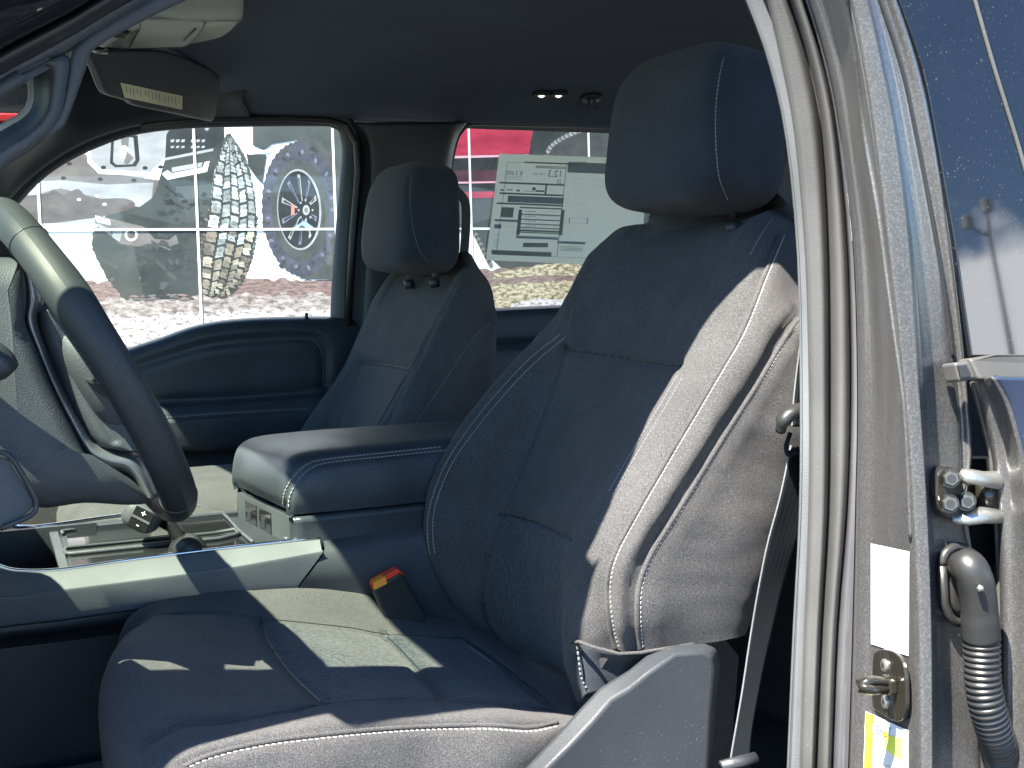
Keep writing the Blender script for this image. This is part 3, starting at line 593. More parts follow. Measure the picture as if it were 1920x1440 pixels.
def bead(S, px_, mat, par, rad, nm):
    p, n_ = S.drape(px_)
    if len(p) > 4: MB().tube([Vector(q) for q in step(np.array([tuple(a_+b_*rad*.2) for a_, b_ in zip(p, n_)]), .006)], rad, n=8).build(nm, mat, par)
BPo = BP.make('pillar_panel', M['paint'], cab, solid=.004)
# shoulder beyond the ridge, going back to the black applique
ap = [1640, 1686, 1731, 1757, 1792, 1822]      # applique edge down to y=660
def col2(c, Y): return [U(x, y, Y) for x, y in c]
e0 = [(C['b4'][k], YS[k]) for k in range(len(YS))]
gA = [(1600, -120), (1650, 0), (1690, 130), (1716, 260), (1758, 480), (1790, 742), (1798, 860), (1800, 960), (1828, 1177), (1834, 1560)]
gB = [(1612, -120), (1660, 0), (1700, 130), (1727, 260), (1766, 480), (1800, 742), (1806, 860), (1803, 960), (1831, 1177), (1837, 1560)]
gC = [(1632, -120), (1680, 0), (1722, 130), (1750, 260), (1786, 480), (1815, 742), (1822, 860), (1806, 960), (1834, 1177), (1840, 1560)]
def lerp(a, b, t): return [(p[0]*(1-t)+q_[0]*t, p[1]*(1-t)+q_[1]*t) for p, q_ in zip(a, b)]
RS = Surf([col2(e0, -.962), col2(lerp(e0, gA, .03), -.950), col2(lerp(e0, gA, .10), -.938), col2(lerp(e0, gA, .5), -.934), col2(gA, -.934), col2(lerp(gA, gB, .6), -.928), col2(gB, -.928), col2(gC, -.932), col2(lerp(gC, gC, 0), -.90)], 8, 8)
0 and RS.groove([(1655, 0), (1694, 130), (1722, 260), (1762, 480), (1788, 660)], .005, .008)
RSo = RS.make('pillar_shoulder', M['paint'], cab, solid=.004)
bead(BP, [(1576, -70), (1590, 5), (1608, 130), (1624, 260), (1648, 400), (1664, 520), (1680, 640), (1696, 760), (1704, 900), (1708, 1010)], M['paint'], BPo, .0022, 'pressed_ridge')
bead(RS, [(1622, -70), (1650, 5), (1690, 130), (1718, 260), (1752, 440), (1772, 560), (1786, 672)], M['rub_blk'], RSo, .0018, 'sealer_line')
# ================================================================== passenger front door (far side)
pd = thing('passenger_door', (.6, .78, .7), 'closed right front door with black padded panel, stitched armrest and clear window', 'car door')
YD = .755
def panel(top, bot, rows_, n=3):
    """grid of pixel curves each with its own Y"""
    return Surf([[U(x, y, Y) for x, y in smoothpx(c, n)] for c, Y in rows_], 6, 3)
t0 = [(150, 700), (215, 665), (300, 636), (370, 612), (450, 600), (560, 596), (640, 597), (660, 600), (700, 606)]
def shift(c, d, dx=0): return [(x+dx, y+d) for x, y in c]
def flat(y0, y1): return [(150+550*i/8, y0+(y1-y0)*i/8) for i in range(9)]
def mixp(a, b, t): return [(p[0]*(1-t)+q_[0]*t, p[1]*(1-t)+q_[1]*t) for p, q_ in zip(a, b)]
arm = flat(772, 728)
PD = panel(0, 0, [(shift(t0, -3), .800), (t0, .775), (shift(t0, 10), .762), (shift(t0, 34), .756), (mixp(shift(t0, 40), arm, .35), .758), (mixp(shift(t0, 40), arm, .7), .760), (shift(arm, -6), .762), (shift(arm, 2), .75),
                  (shift(arm, 10), .715), (shift(arm, 30), .700), (shift(arm, 40), .698), (shift(arm, 70), .702), (shift(arm, 92), .712), (shift(arm, 100), .745), (shift(arm, 150), .748), (shift(arm, 260), .75), (shift(arm, 420), .74)])
st = [(225, 698), (260, 686), (320, 666), (400, 644), (500, 634), (575, 632), (600, 642), (609, 665), (611, 700), (609, 722)]
PD.groove(st, .007, .010); PD.groove([(280, 762), (300, 752), (400, 748), (590, 737)], .006, .008)
PD.groove([(305, 785), (420, 778), (575, 770)], .003, .004)
PD.groove([(318, 851), (420, 846), (560, 836)], .004, .006)
PDo = PD.make('door_panel', M['vinyl'], pd, solid=.006)
p_, n_ = PD.drape([(228, 702), (260, 690), (320, 670), (400, 648), (500, 638), (572, 636), (595, 645), (604, 666), (606, 700), (604, 722)]); dashes('stitching', p_, n_, M['thread_dim'], PDo, .007, .0045, .0009)
p_, n_ = PD.drape([(312, 783), (420, 775), (575, 766)]); dashes('stitching', p_, n_, M['thread_dim'], PDo, .007, .0045, .0011)
# silver handle trim, lock pin
v = [U(x, y, .70) for x, y in [(272, 771), (306, 769), (310, 812), (309, 832), (292, 828), (280, 800)]]
MB().prism(v, (0, .03, 0)).build('pull_trim', M['liner_l'], pd, smooth=False, bevel=.003)
b_ = U(575, 598, .775); MB().tube([b_+Vector((0, 0, -.008)), b_+Vector((0, 0, .001))], .009, n=14).tube([b_, b_+Vector((0, 0, .010)), b_+Vector((0, 0, .013))], [.0035, .0035, .002], n=10).build('lock_pin', M['plas_blk'], pd)
# window pane and frame
fr = [(150, 720), (60, 500), (20, 380), (60, 335), (110, 298), (180, 262), (265, 237), (385, 225), (600, 222), (632, 226), (648, 240), (653, 268), (646, 360), (638, 450), (628, 590), (630, 640)]
MB().add([U(x, y, .80) for x, y in fr], [tuple(range(len(fr)))]).build('window_pane', M['glass'], pd, smooth=False)
MB().tube([U(x, y, .79) for x, y in smoothpx([(636, 620), (640, 520), (648, 420), (658, 300), (656, 262), (648, 236), (630, 224), (600, 219), (385, 221), (262, 232), (178, 258), (106, 294), (54, 334), (0, 392), (-40, 420)], 4)], .014, n=8, flat=1.6).build('window_frame', M['plas_blk'], pd)
# ================================================================== rear right door
rd = thing('rear_door', (1.4, .78, .7), 'closed right rear door with tinted window behind the seats', 'car door')
t1 = [(840, 590), (880, 585), (925, 581), (1000, 577), (1080, 574), (1200, 572)]
panel_ = Surf([[U(x, y+d, Y) for x, y in smoothpx(t1, 3)] for d, Y in ((-3, .80), (0, .775), (10, .76), (60, .75), (80, .72), (200, .72), (330, .74), (520, .74))], 5, 2)
panel_.make('door_panel', M['vinyl'], rd, solid=.006)
fr = [(846, 640), (838, 520), (838, 420), (845, 320), (854, 268), (866, 246), (884, 232), (960, 233), (1130, 238), (1400, 248), (1600, 262), (1560, 640)]
MB().add([U(x, y, .80) for x, y in fr], [tuple(range(len(fr)))]).build('window_pane', M['glass_r'], rd, smooth=False)
MB().tube([U(x, y, .79) for x, y in smoothpx([(836, 640), (832, 520), (833, 420), (840, 320), (850, 266), (862, 243), (884, 228), (960, 229), (1130, 234), (1400, 244), (1610, 258)], 4)], .008, n=8, flat=1.4).build('window_frame', M['rub_blk'], rd)
# grab handle on the far centre pillar
gb = thing('grab_handle', U(850, 420, .72), 'black triangular grab handle on the far centre pillar behind the passenger headrest', 'grab handle')
MB().tube([U(x, y, .71) for x, y in smoothpx([(822, 318), (834, 338), (852, 354), (870, 374), (874, 400), (872, 450), (868, 490), (862, 520)], 4)], .0115, n=12, flat=.8).build('grip', M['plas'], gb)
MB().tube([U(x, y, .725) for x, y in smoothpx([(826, 330), (832, 362), (846, 372)], 3)], .010, n=10).build('mount', M['plas_blk'], gb)
# ------------------------------------------------------------------ price sheet stuck in the rear window
ps = thing('window_sticker', U(1040, 390, .79), 'white price sheet seen from behind through the rear right window, mirrored print', 'paper sheet')
def paper_mat():
    m, t, o = newmat('sheet_paper'); b = nd(t, 'ShaderNodeBsdfDiffuse'); b.inputs[0].default_value = (.62, .68, .64, 1); tl = nd(t, 'ShaderNodeBsdfTranslucent'); tl.inputs[0].default_value = (.86, .90, .84, 1)
    mx = nd(t, 'ShaderNodeMixShader'); mx.inputs[0].default_value = .72; t.links.new(b.outputs[0], mx.inputs[1]); t.links.new(tl.outputs[0], mx.inputs[2]); t.links.new(mx.outputs[0], o.inputs[0]); return m
inkA = plastic('sheet_ink', (.27, .31, .31), .8, grain=0); inkB = plastic('sheet_blue_ink', (.30, .37, .43), .8, grain=0); inkC = plastic('sheet_light_ink', (.30, .34, .33), .8, grain=0)
QA = [(936, 288), (1216, 298), (1200, 500), (911, 488)]
def Q(u, v, Y=.7925):                       # u 0..1 across, v 0..1 down, in the sheet
    a, b, c, d = QA; x = (a[0]*(1-u)+b[0]*u)*(1-v)+(d[0]*(1-u)+c[0]*u)*v; y = (a[1]*(1-u)+b[1]*u)*(1-v)+(d[1]*(1-u)+c[1]*u)*v
    return U(x, y, Y)
mesh('sheet', [Q(0, 0, .795), Q(1, 0, .795), Q(1, 1, .795), Q(0, 1, .795)], [(0, 1, 2, 3)], paper_mat(), ps, smooth=False, solid=.0006)
prn = MB()
def qb(u0_, v0_, u1_, v1_, mi=0, Y=.7925): prn.add([Q(u0_, v0_, Y), Q(u1_, v0_, Y), Q(u1_, v1_, Y), Q(u0_, v1_, Y)], [(0, 1, 2, 3)], mi)
def px2uv(x, y):     # pixel in the 1920x1280 crop (880..1240 x 270..510) -> uv
    X = 880+x*360/1920; Yp = 270+y*240/1280; u = (X-(936-25*((Yp-288)/200)))/280; v = (Yp-288-10*u)/200; return u, v
def qpx(x0, y0, x1, y1, mi=0, Y=.7925):
    a, b = px2uv(x0, y0); c, d = px2uv(x1, y1); qb(a, b, c, d, mi, Y)
th = .003
qb(.06, .075, .46, .075+th); qb(.06, .075, .063, .94); qb(.455, .075, .459, .94); qb(.06, .94, .98, .94+th)
qpx(550, 175, 985, 205, 0); qpx(985, 180, 1420, 300, 1); qpx(300, 395, 940, 400, 0); qpx(300, 500, 930, 505, 0); qpx(755, 410, 760, 510, 0)
qpx(385, 515, 925, 600, 1); qpx(270, 600, 925, 606); qpx(500, 625, 910, 655, 1); qpx(255, 750, 475, 780, 1); qpx(250, 800, 315, 845, 1); qpx(460, 915, 865, 955, 1); qpx(860, 965, 1130, 1000, 1)
qpx(320, 630, 430, 735, 2); qpx(660, 460, 740, 480, 0); qpx(370, 452, 430, 464); qpx(310, 450, 340, 468); qpx(470, 455, 500, 474); qpx(545, 466, 660, 474, 2); qpx(625, 432, 655, 462, 0)
qpx(490, 655, 493, 910); qpx(905, 655, 908, 910)
for k, y in enumerate((705, 755, 800, 838, 862)): qpx(490, y, 905, y+4)
for y in (672, 720, 768, 816):
    qpx(760 if y < 700 else 700, y, 895, y+6, 2)
    for x in range(5): qpx(556+x*22, y-4, 564+x*22, y+8, 0)
for k in range(22): qpx(528+k*11, 985, 533+k*11+(k*7 % 4), 1030, 0)
for y in range(340, 620, 13):
    qpx(1000+random.randint(0, 40), y, 1150, y+5, 2); 
    if y < 560: qpx(1180+random.randint(0, 40), y, 1340, y+5, 2)
for y in (590, 605, 640, 655, 675, 690, 715): qpx(1020+random.randint(0, 50), y, 1185, y+5, 2)
for y in (1020, 1035, 1048, 1060): qpx(880, y, 1105, y+4, 2)
for y in (870, 885, 1075, 1090, 1105): qpx(480 if y < 900 else 220, y, 880 if y < 900 else 800, y+3, 2)
for y in (790, 805, 820, 835, 870, 885, 900, 950, 965, 985, 1010): qpx(330 if y < 900 else 240, y, 460 if y < 900 else 300, y+4, 2)
for y in (225, 238): qpx(400, y, 520, y+5, 2); qpx(660, y, 960, y+3, 2)
for y in (320, 335, 350): qpx(350, y, 520, y+4, 2)
qpx(980, 735, 1160, 739, 2); qpx(980, 785, 1160, 789, 2); qpx(980, 735, 983, 789, 2); qpx(1157, 735, 1160, 789, 2)
prn.build('sheet_print', [inkA, inkB, inkC], ps, smooth=False)
def text(body, centre, right, upv, size, mat, name, par, mirror=False, off=None):
    cu = bpy.data.curves.new(name, 'FONT'); cu.body = body; cu.size = size; cu.align_x = 'CENTER'; cu.align_y = 'CENTER'
    o = bpy.data.objects.new(name, cu); scene.collection.objects.link(o); bpy.context.view_layer.update()
    me = bpy.data.meshes.new_from_object(o.evaluated_get(bpy.context.evaluated_depsgraph_get())); bpy.data.objects.remove(o)
    right = Vector(right).normalized()*(-1 if mirror else 1); upv = Vector(upv).normalized()
    V = [Vector(centre)+right*v.co.x+upv*v.co.y for v in me.vertices]; F = [tuple(p.vertices) for p in me.polygons]
    return mesh(name, V, F, mat, par, smooth=False)
sr_, su_ = (Q(1, 0)-Q(0, 0)).normalized(), (Q(0, 0)-Q(0, 1)).normalized()
for body, x, y, s in (('12.3', 852, 300, .017), ('23', 888, 377, .010), ('$ 3 690', 448, 292, .0105), ('13.3', 660, 298, .006), ('11.0', 730, 300, .006)):
    u, vv = px2uv(x, y); text(body, Q(u, vv, .7915), sr_, su_, s*1.3, inkA, 'number', ps, mirror=True)
u, vv = px2uv(1075, 200); text('E30366', Q(u, vv, .7905), sr_, su_, .015, inkC, 'number', ps, mirror=True)
# ================================================================== overhead console, visor, lamps
oc = thing('overhead_console', UZ(330, 70, 1.86), 'light grey overhead console with storage lid on the headliner', 'overhead console')
top = smoothpx([(182, 92), (200, 80), (235, 60), (290, 40), (370, 36), (448, 35), (456, 40), (445, 52), (422, 70), (370, 82), (300, 90), (240, 94)], 4)
zc = 1.845
v = [UZ(x, y, zc) for x, y in top]; n = len(v); c = sum(v, Vector())/n
oc_b = MB(); rings = [[c+(p-c)*.90+Vector((0, 0, -.0)) for p in v], [c+(p-c)*.985+Vector((0, 0, .004)) for p in v], [p+Vector((0, 0, .016)) for p in v], [c+(p-c)*1.02+Vector((0, 0, .05)) for p in v]]
vv_ = [p for r_ in rings for p in r_]; ff = [tuple(range(n))]+[(i*n+k, i*n+(k+1) % n, (i+1)*n+(k+1) % n, (i+1)*n+k) for i in range(3) for k in range(n)]
oc_b.add(vv_, ff).build('housing', M['liner_l'], oc)
lid = smoothpx([(243, 91), (262, 58), (275, 41), (372, 42), (381, 46), (372, 62), (350, 84), (335, 88)], 4)
MB().prism([UZ(x, y, zc-.002) for x, y in lid], (0, 0, .003)).build('lid', M['liner_l'], oc, smooth=False)
MB().tube([UZ(x, y, zc-.0005) for x, y in list(lid)+[lid[0]]], .0016, n=6).build('lid_gap', M['plas_blk'], oc)
MB().prism([UZ(x, y, zc-.003) for x, y in [(212, 70), (232, 62), (240, 64), (232, 72)]], (0, 0, .004)).build('switch', M['plas_blk'], oc, smooth=False)
MB().tube([UZ(x, y, zc-.003) for x, y in [(345, 76), (366, 54)]], .0015, n=6).build('lid_latch', M['plas_blk'], oc)
sv = thing('sun_visor', U(290, 160, .35), 'dark passenger sun visor swung down with a pale warning label', 'sun visor')
PA, PN = plane3(U(172, 100, .15), U(410, 145, .60), U(402, 222, .62))
vis = smoothpx([(168, 100), (230, 94), (310, 96), (370, 118), (411, 143), (410, 180), (402, 224), (385, 226), (340, 216), (262, 200), (245, 190), (210, 180), (198, 168), (184, 132)], 3)
if PN.dot(CAM-PA) < 0: PN = -PN
MB().prism([UP(x, y, PA, PN) for x, y in vis], -PN*.016).build('visor_panel', M['plas'], sv, smooth=True, bevel=.004, autos=30); svp = bpy.data.objects['visor_panel']
PAl = PA+PN*.0006
lbl = MB(); lbl.prism([UP(x, y, PAl, PN) for x, y in [(226, 155), (342, 180), (342, 206), (234, 183)]], -PN*.0005); lbl.build('warning_label', plastic('cream_label', (.86, .82, .55), .6, grain=0), svp, smooth=False)
tx = MB(); PAt = PA+PN*.0009
for k in range(15):
    x = 236+k*6.6+(2 if k > 4 else 0)+(4 if k > 9 else 0); y = 160+(x-226)*.215; h = random.uniform(10, 17)
    tx.add([UP(*q_, PAt, PN) for q_ in [(x, y), (x+1.6, y+.4), (x+3.2, y+h), (x+1.6, y+h-.4)]], [(0, 1, 2, 3)])
tx.build('label_print', plastic('label_grey_ink', (.36, .34, .22), .7, grain=0), svp, smooth=False)
MB().tube([UP(176, 97, PA, PN), UP(200, 98, PA+PN*.004, PN), UP(198, 92, PA+PN*.006, PN)], .0035, n=8).build('visor_clip', M['steel'], sv)
hb = hl.bvh()
def on_liner(x, y):
    h = hb.ray_cast(CAM, ray(x, y)); return (h[0], h[1] if h[1].dot(CAM-h[0]) > 0 else -h[1]) if h[0] is not None else (U(x, y, .7), Vector((0, -1, 0)))
for i, x in enumerate((1015, 1047)):
    p, nn = on_liner(x, 173); d = (CAM-p).normalized()
    lp = thing('ceiling_lamp', p, ('left' if i == 0 else 'right')+' of two small reading lamps with a reflection painted as glow on the dark rear headliner', 'lamp', 'small reading lamps on the headliner')
    MB().box(p+nn*.003, (.034, .024, .010)).build('bezel', M['plas_blk'], lp, smooth=False, bevel=.003)
    m_ = newmat('lens_reflection_glow'); e = nd(m_[1], 'ShaderNodeEmission'); e.inputs[0].default_value = (1, .9, .65, 1); e.inputs[1].default_value = .5; m_[1].links.new(e.outputs[0], m_[2].inputs[0])  # emission stands in for reflected light on the lens
    o = MB(); q_ = p+nn*.008; o.tube([q_+Vector((0, 0, -.001))-nn*.004, q_-nn*.0+Vector((0, -.0, 0)), q_+nn*.003], [.0085, .0075, .003], n=12); o.build('lens', m_[0], lp)
p, nn = on_liner(1108, 180)
ck = thing('coat_hook', p, 'small black double coat hook on the dark headliner right of the reading lamps', 'coat hook')
MB().tube([p+nn*.001, p+nn*.010], [.024, .020], n=20).build('base', M['plas_blk'], ck)
for s in (-1, 1): MB().tube([p+nn*.008+Vector((s*.006, 0, .012)), p+nn*.018+Vector((s*.007, 0, 0)), p+nn*.020+Vector((s*.012, 0, -.012)), p+nn*.012+Vector((s*.016, 0, -.016))], .0035, n=8).build('prong', M['plas'], ck)
# ================================================================== seats
def curve3(c): return np.array([tuple(U(x, y, Y)) for x, y, Y in c])
def colsurf(cols, n=14):
    """cols: list of 3-D polylines (top to bottom) -> equal-length grid"""
    return [resample(crom(np.asarray(c), 6), n) for c in cols]
def smart_box(c, d, e=(4, 4), n=(28, 44), taper=0, M=None, fn=None):
    """superellipsoid; returns grid [lat][lon]"""
    g_ = []
    for i in range(n[0]+1):
        v = -math.pi/2+math.pi*i/n[0]; row = []
        for j in range(n[1]+1):
            u = 2*math.pi*j/n[1]
            f = lambda t, k: math.copysign(abs(t)**(2/k), t)
            x = f(math.cos(v), e[0])*f(math.cos(u), e[1])*d[0]/2; y = f(math.cos(v), e[0])*f(math.sin(u), e[1])*d[1]/2; z = f(math.sin(v), e[0])*d[2]/2
            p = Vector((x, y, z)); 
            if fn: p = fn(p)
            if M is not None: p = M @ p
            row.append(tuple(Vector(c)+p))
        g_.append(row)
    return g_
class Blob(Surf):
    def __init__(s, grid):
        G = np.array(grid, float); s.shape = G.shape[:2]; s.V = G.reshape(-1, 3); a, b = s.shape
        s.F = [(i*b+j, i*b+j+1, (i+1)*b+j+1, (i+1)*b+j) for i in range(a-1) for j in range(b-1)]
        N = np.cross(np.gradient(G, axis=0), np.gradient(G, axis=1)).reshape(-1, 3); N /= np.linalg.norm(N, axis=1)[:, None]+1e-12
        c = s.V.mean(0); flip = np.median((N*(s.V-c)).sum(1)) < 0
        s.N = -N if flip else N
        if not flip: s.F = s.F
        else: s.F = [f[::-1] for f in s.F]
def backrest_grid(c1, c2, c5, c6, c7, c8, n=15, dy_in=.055, dx_in=.03, mid_dx=.012):
    k1, k2, k5, k6, k7, k8 = colsurf([curve3(c) for c in (c1, c2, c5, c6, c7, c8)], n)
    k0 = k1+np.array([.16, -.0, 0]); k05 = k1+np.array([.06, .012, 0]); kb = k8+np.array([.03, .12, 0])
    k4 = k5+np.array([dx_in, dy_in, .0]); k3 = (k2*.5+k4*.5); k3[:, 0] += mid_dx
    k15 = k1*.5+k2*.5; k15[:, 0] -= .006
    cols_ = [k0, k05, k1, k15, k2, k3, k4, k4*.45+k5*.55+np.array([-.004, 0, 0]), k5, k6, k7, k8, kb]
    G = np.array(cols_)                 # [col][row]
    top = G[:, 0]; ctr = top.mean(0)+np.array([.02, 0, 0])
    ext = []
    for s_, dz, dx in ((.97, .012, .012), (.85, .026, .035), (.6, .032, .05), (.2, .034, .06)):
        e_ = ctr+(top-ctr)*s_; e_[:, 2] = top[:, 2]*s_+ctr[2]*(1-s_)+dz; ext.append(e_)
    G = np.concatenate([np.array(ext[::-1]).transpose(1, 0, 2), G], 1)
    return G
# ---------------- driver seat
ds = thing('driver_seat', (.60, -.42, .62), 'charcoal cloth front seat nearest the camera, sunlit side bolster and grey side shield', 'car seat', 'front seats of the truck')
c1 = [(1215, 418, -.32), (1165, 428, -.28), (1112, 470, -.25), (1052, 580, -.21), (965, 676, -.18), (888, 762, -.17), (834, 848, -.165), (801, 925, -.165), (793, 980, -.165), (800, 1030, -.17), (825, 1090, -.175), (872, 1150, -.18)]
c2 = [(1235, 432, -.36), (1190, 445, -.34), (1110, 500, -.30), (1068, 580, -.28), (1056, 655, -.265), (1030, 740, -.255), (990, 850, -.25), (945, 960, -.25), (915, 1040, -.25), (903, 1110, -.25), (915, 1170, -.25), (945, 1215, -.25)]
c5 = [(1462, 392, -.50), (1432, 402, -.54), (1392, 440, -.57), (1332, 555, -.60), (1285, 680, -.61), (1232, 765, -.62), (1171, 865, -.62), (1112, 965, -.62), (1080, 1030, -.62), (1062, 1100, -.62), (1060, 1180, -.62), (1068, 1260, -.62), (1090, 1312, -.62)]
c6 = [(1490, 420, -.56), (1465, 444, -.60), (1432, 520, -.64), (1392, 620, -.66), (1340, 712, -.67), (1270, 830, -.675), (1200, 950, -.68), (1152, 1040, -.68), (1138, 1100, -.68), (1143, 1170, -.68), (1150, 1226, -.67)]
c7 = [(1545, 460, -.58), (1520, 560, -.62), (1498, 602, -.66), (1480, 624, -.67), (1420, 720, -.685), (1350, 830, -.695), (1270, 960, -.70), (1220, 1040, -.70), (1198, 1100, -.70), (1195, 1160, -.70), (1200, 1224, -.69)]
c8 = [(1610, 480, -.56), (1590, 600, -.62), (1565, 750, -.65), (1530, 900, -.66), (1480, 1000, -.67), (1440, 1080, -.68), (1405, 1165, -.68), (1395, 1190, -.68)]
BK = Surf(backrest_grid(c1, c2, c5, c6, c7, c8), 9, 9)
insL = [(1190, 432), (1120, 485), (1075, 570), (1058, 655), (1030, 740), (990, 850), (945, 960), (915, 1040), (904, 1110), (915, 1170), (945, 1215)]
BK.groove(insL[3:], .006, .006); BK.groove(insL[:4], .003, .005)
BK.groove([(1058, 656), (1120, 663), (1200, 675), (1274, 685)], .007, .006)
BK.groove([(944, 962), (1000, 978), (1050, 1000), (1068, 1010)], .006, .006)
BK.groove([(1446, 405), (1428, 450), (1400, 520), (1340, 600)], .0, .005)
s1 = [(1484, 424), (1464, 442), (1432, 520), (1392, 620), (1340, 712), (1270, 830), (1200, 950), (1152, 1040), (1138, 1100), (1143, 1170), (1158, 1228)]
s2 = [(1506, 592), (1480, 622), (1420, 720), (1350, 830), (1270, 960), (1220, 1040), (1198, 1100), (1195, 1160), (1200, 1222)]
sh_ = lambda c, dx: [(x+dx, y) for x, y in c]
BK.groove(sh_(s1, -3), .0065, .007); BK.groove(sh_(s1, 7), -.0025, .007); BK.groove(sh_(s2, -4), .009, .009); BK.groove(sh_(s2, 5), -.0035, .007)
BK.groove([(1054, 632), (985, 690), (903, 782), (840, 872), (808, 955), (806, 1005)], .003, .004)
# small dents and bulges near the belt stop, soft wrinkles
def hitp(S, x, y):
    h = S.bvh().ray_cast(CAM, ray(x, y)); return h[0]
for x, y, a_, r_ in ((1440, 775, -.005, .020), (1418, 850, -.005, .026), (1452, 815, .004, .03), (1380, 1010, .006, .05), (1300, 1100, -.006, .05), (1250, 1120, .006, .04), (1380, 720, .004, .05), (1000, 900, .003, .06)):
    p = hitp(BK, x, y)
    if p: BK.bump(p, a_, r_)
BK.wob(.0022, 22, 3.); BK.wob(.0012, 55, 8.)
# materials per face: centre insert gets the woven cloth
Vp = np.array([to_px(v) for v in BK.V]); b_ = BK.shape[1]
insR = [(1284, 687), (1232, 765), (1171, 865), (1112, 965), (1080, 1030), (1062, 1100), (1060, 1180), (1068, 1260), (1090, 1312)]
def inpoly(x, y, poly):
    c = False; n = len(poly); j = n-1
    for i in range(n):
        xi, yi = poly[i]; xj, yj = poly[j]
        if (yi > y) != (yj > y) and x < (xj-xi)*(y-yi)/(yj-yi)+xi: c = not c
        j = i
    return c
poly = smoothpx(insL[7:], 3).tolist()+[(1000, 1300)]+smoothpx(insR[3:], 3)[::-1].tolist()
poly = [(944, 962)]+[tuple(p) for p in poly]+[(1050, 1000), (1000, 978)]
idx = []
for f in BK.F:
    q_ = Vp[list(f)].mean(0); p3 = BK.V[list(f)].mean(0)
    idx.append(1 if (900 < q_[0] < 1300 and q_[1] > 940 and p3[1] > -.585 and p3[1] < -.2 and inpoly(q_[0], q_[1], poly)) else 0)
BKo = BK.make('backrest', [M['fab'], M['fab_ins']], ds, idx=idx)
def stitch(S, px, par, mat='thread', period=.0052, dash=.0034, rad=.00085, tilt=0., off=.0004):
    p, n_ = S.drape(px); return dashes('stitching', p, n_, M[mat], par, period, dash, rad, off, tilt)
stitch(BK, sh_(s1, 7)[1:], BKo, tilt=.0006); stitch(BK, sh_(s2, 6), BKo, tilt=.0006)
stitch(BK, [(1270, 705), (1232, 770), (1176, 862), (1140, 925)], BKo, 'thread_dim', rad=.0006); stitch(BK, [(1279, 710), (1241, 775), (1185, 867), (1149, 930)], BKo, 'thread_dim', rad=.0006)
for d in (-2, 8): stitch(BK, [(1052+d, 628+d*.6), (985+d, 684+d*.7), (903+d, 776+d*.7), (840+d, 866+d*.4), (808+d, 950), (804+d, 1005), (808+d, 1040)], BKo, 'thread', rad=.0007)
stitch(BK, [(1448, 410), (1425, 445), (1406, 480)], BKo, 'thread_dim')
def seam(S, px_, par, rad=.0011):
    p, n_ = S.drape(px_)
    if len(p) > 3:
        pts_ = [a-b*.0003 for a, b in zip(p, n_)]; cut = [i for i in range(1, len(pts_)) if (pts_[i]-pts_[i-1]).length > .03]
        if cut: pts_ = pts_[:cut[0]] if cut[0] > len(pts_)/2 else pts_[cut[-1]:]
        if len(pts_) > 3: MB().tube([Vector(q) for q in step(np.array([tuple(q) for q in pts_]), .004)], rad, n=6).build('seam', M['rub_blk'], par)
seam(BK, insL[2:], BKo); seam(BK, [(1058, 656), (1120, 663), (1200, 675), (1276, 686)], BKo); seam(BK, [(944, 962), (1000, 978), (1050, 1000), (1070, 1012)], BKo)
p, n_ = BK.drape(s1[1:]); 
if len(p) > 3: piping('piping', p, n_, M['fab'], BKo, .0026, .0002)
p, n_ = BK.drape(s2)
if len(p) > 3: piping('piping', p, n_, M['fab'], BKo, .0030, .0004)
# hem and lower flap at the near corner
MB().tube([U(x, y, Y) for x, y, Y in [(1074, 1206, -.63), (1086, 1203, -.655), (1108, 1212, -.67), (1160, 1226, -.69), (1200, 1224, -.70), (1300, 1208, -.695)]], .0020, n=8).build('hem', M['fab'], BKo)
Surf([[U(*p) for p in r_] for r_ in ([(1070, 1206, -.625), (1110, 1215, -.655), (1160, 1228, -.672), (1230, 1222, -.675), (1330, 1205, -.675)], [(1072, 1235, -.63), (1110, 1240, -.65), (1160, 1245, -.66), (1230, 1240, -.665), (1330, 1230, -.665)],
      [(1080, 1275, -.628), (1104, 1272, -.645), (1150, 1268, -.655), (1230, 1270, -.66), (1330, 1270, -.66)], [(1092, 1315, -.62), (1102, 1302, -.64), (1140, 1300, -.65), (1230, 1310, -.655), (1330, 1310, -.655)])], 6, 6).make('lower_flap', M['fab_head'], ds, solid=.002)
stp = [U(x, y, Y) for x, y, Y in smoothpx([(1082, 1212, -.642), (1086, 1240, -.645), (1090, 1268, -.642), (1100, 1290, -.640), (1116, 1302, -.64)], 4)]
dashes('stitching', stp, [Vector((-.5, -.8, 0))]*len(stp), M['thread_dim'], ds, .006, .003, .0013, .001)
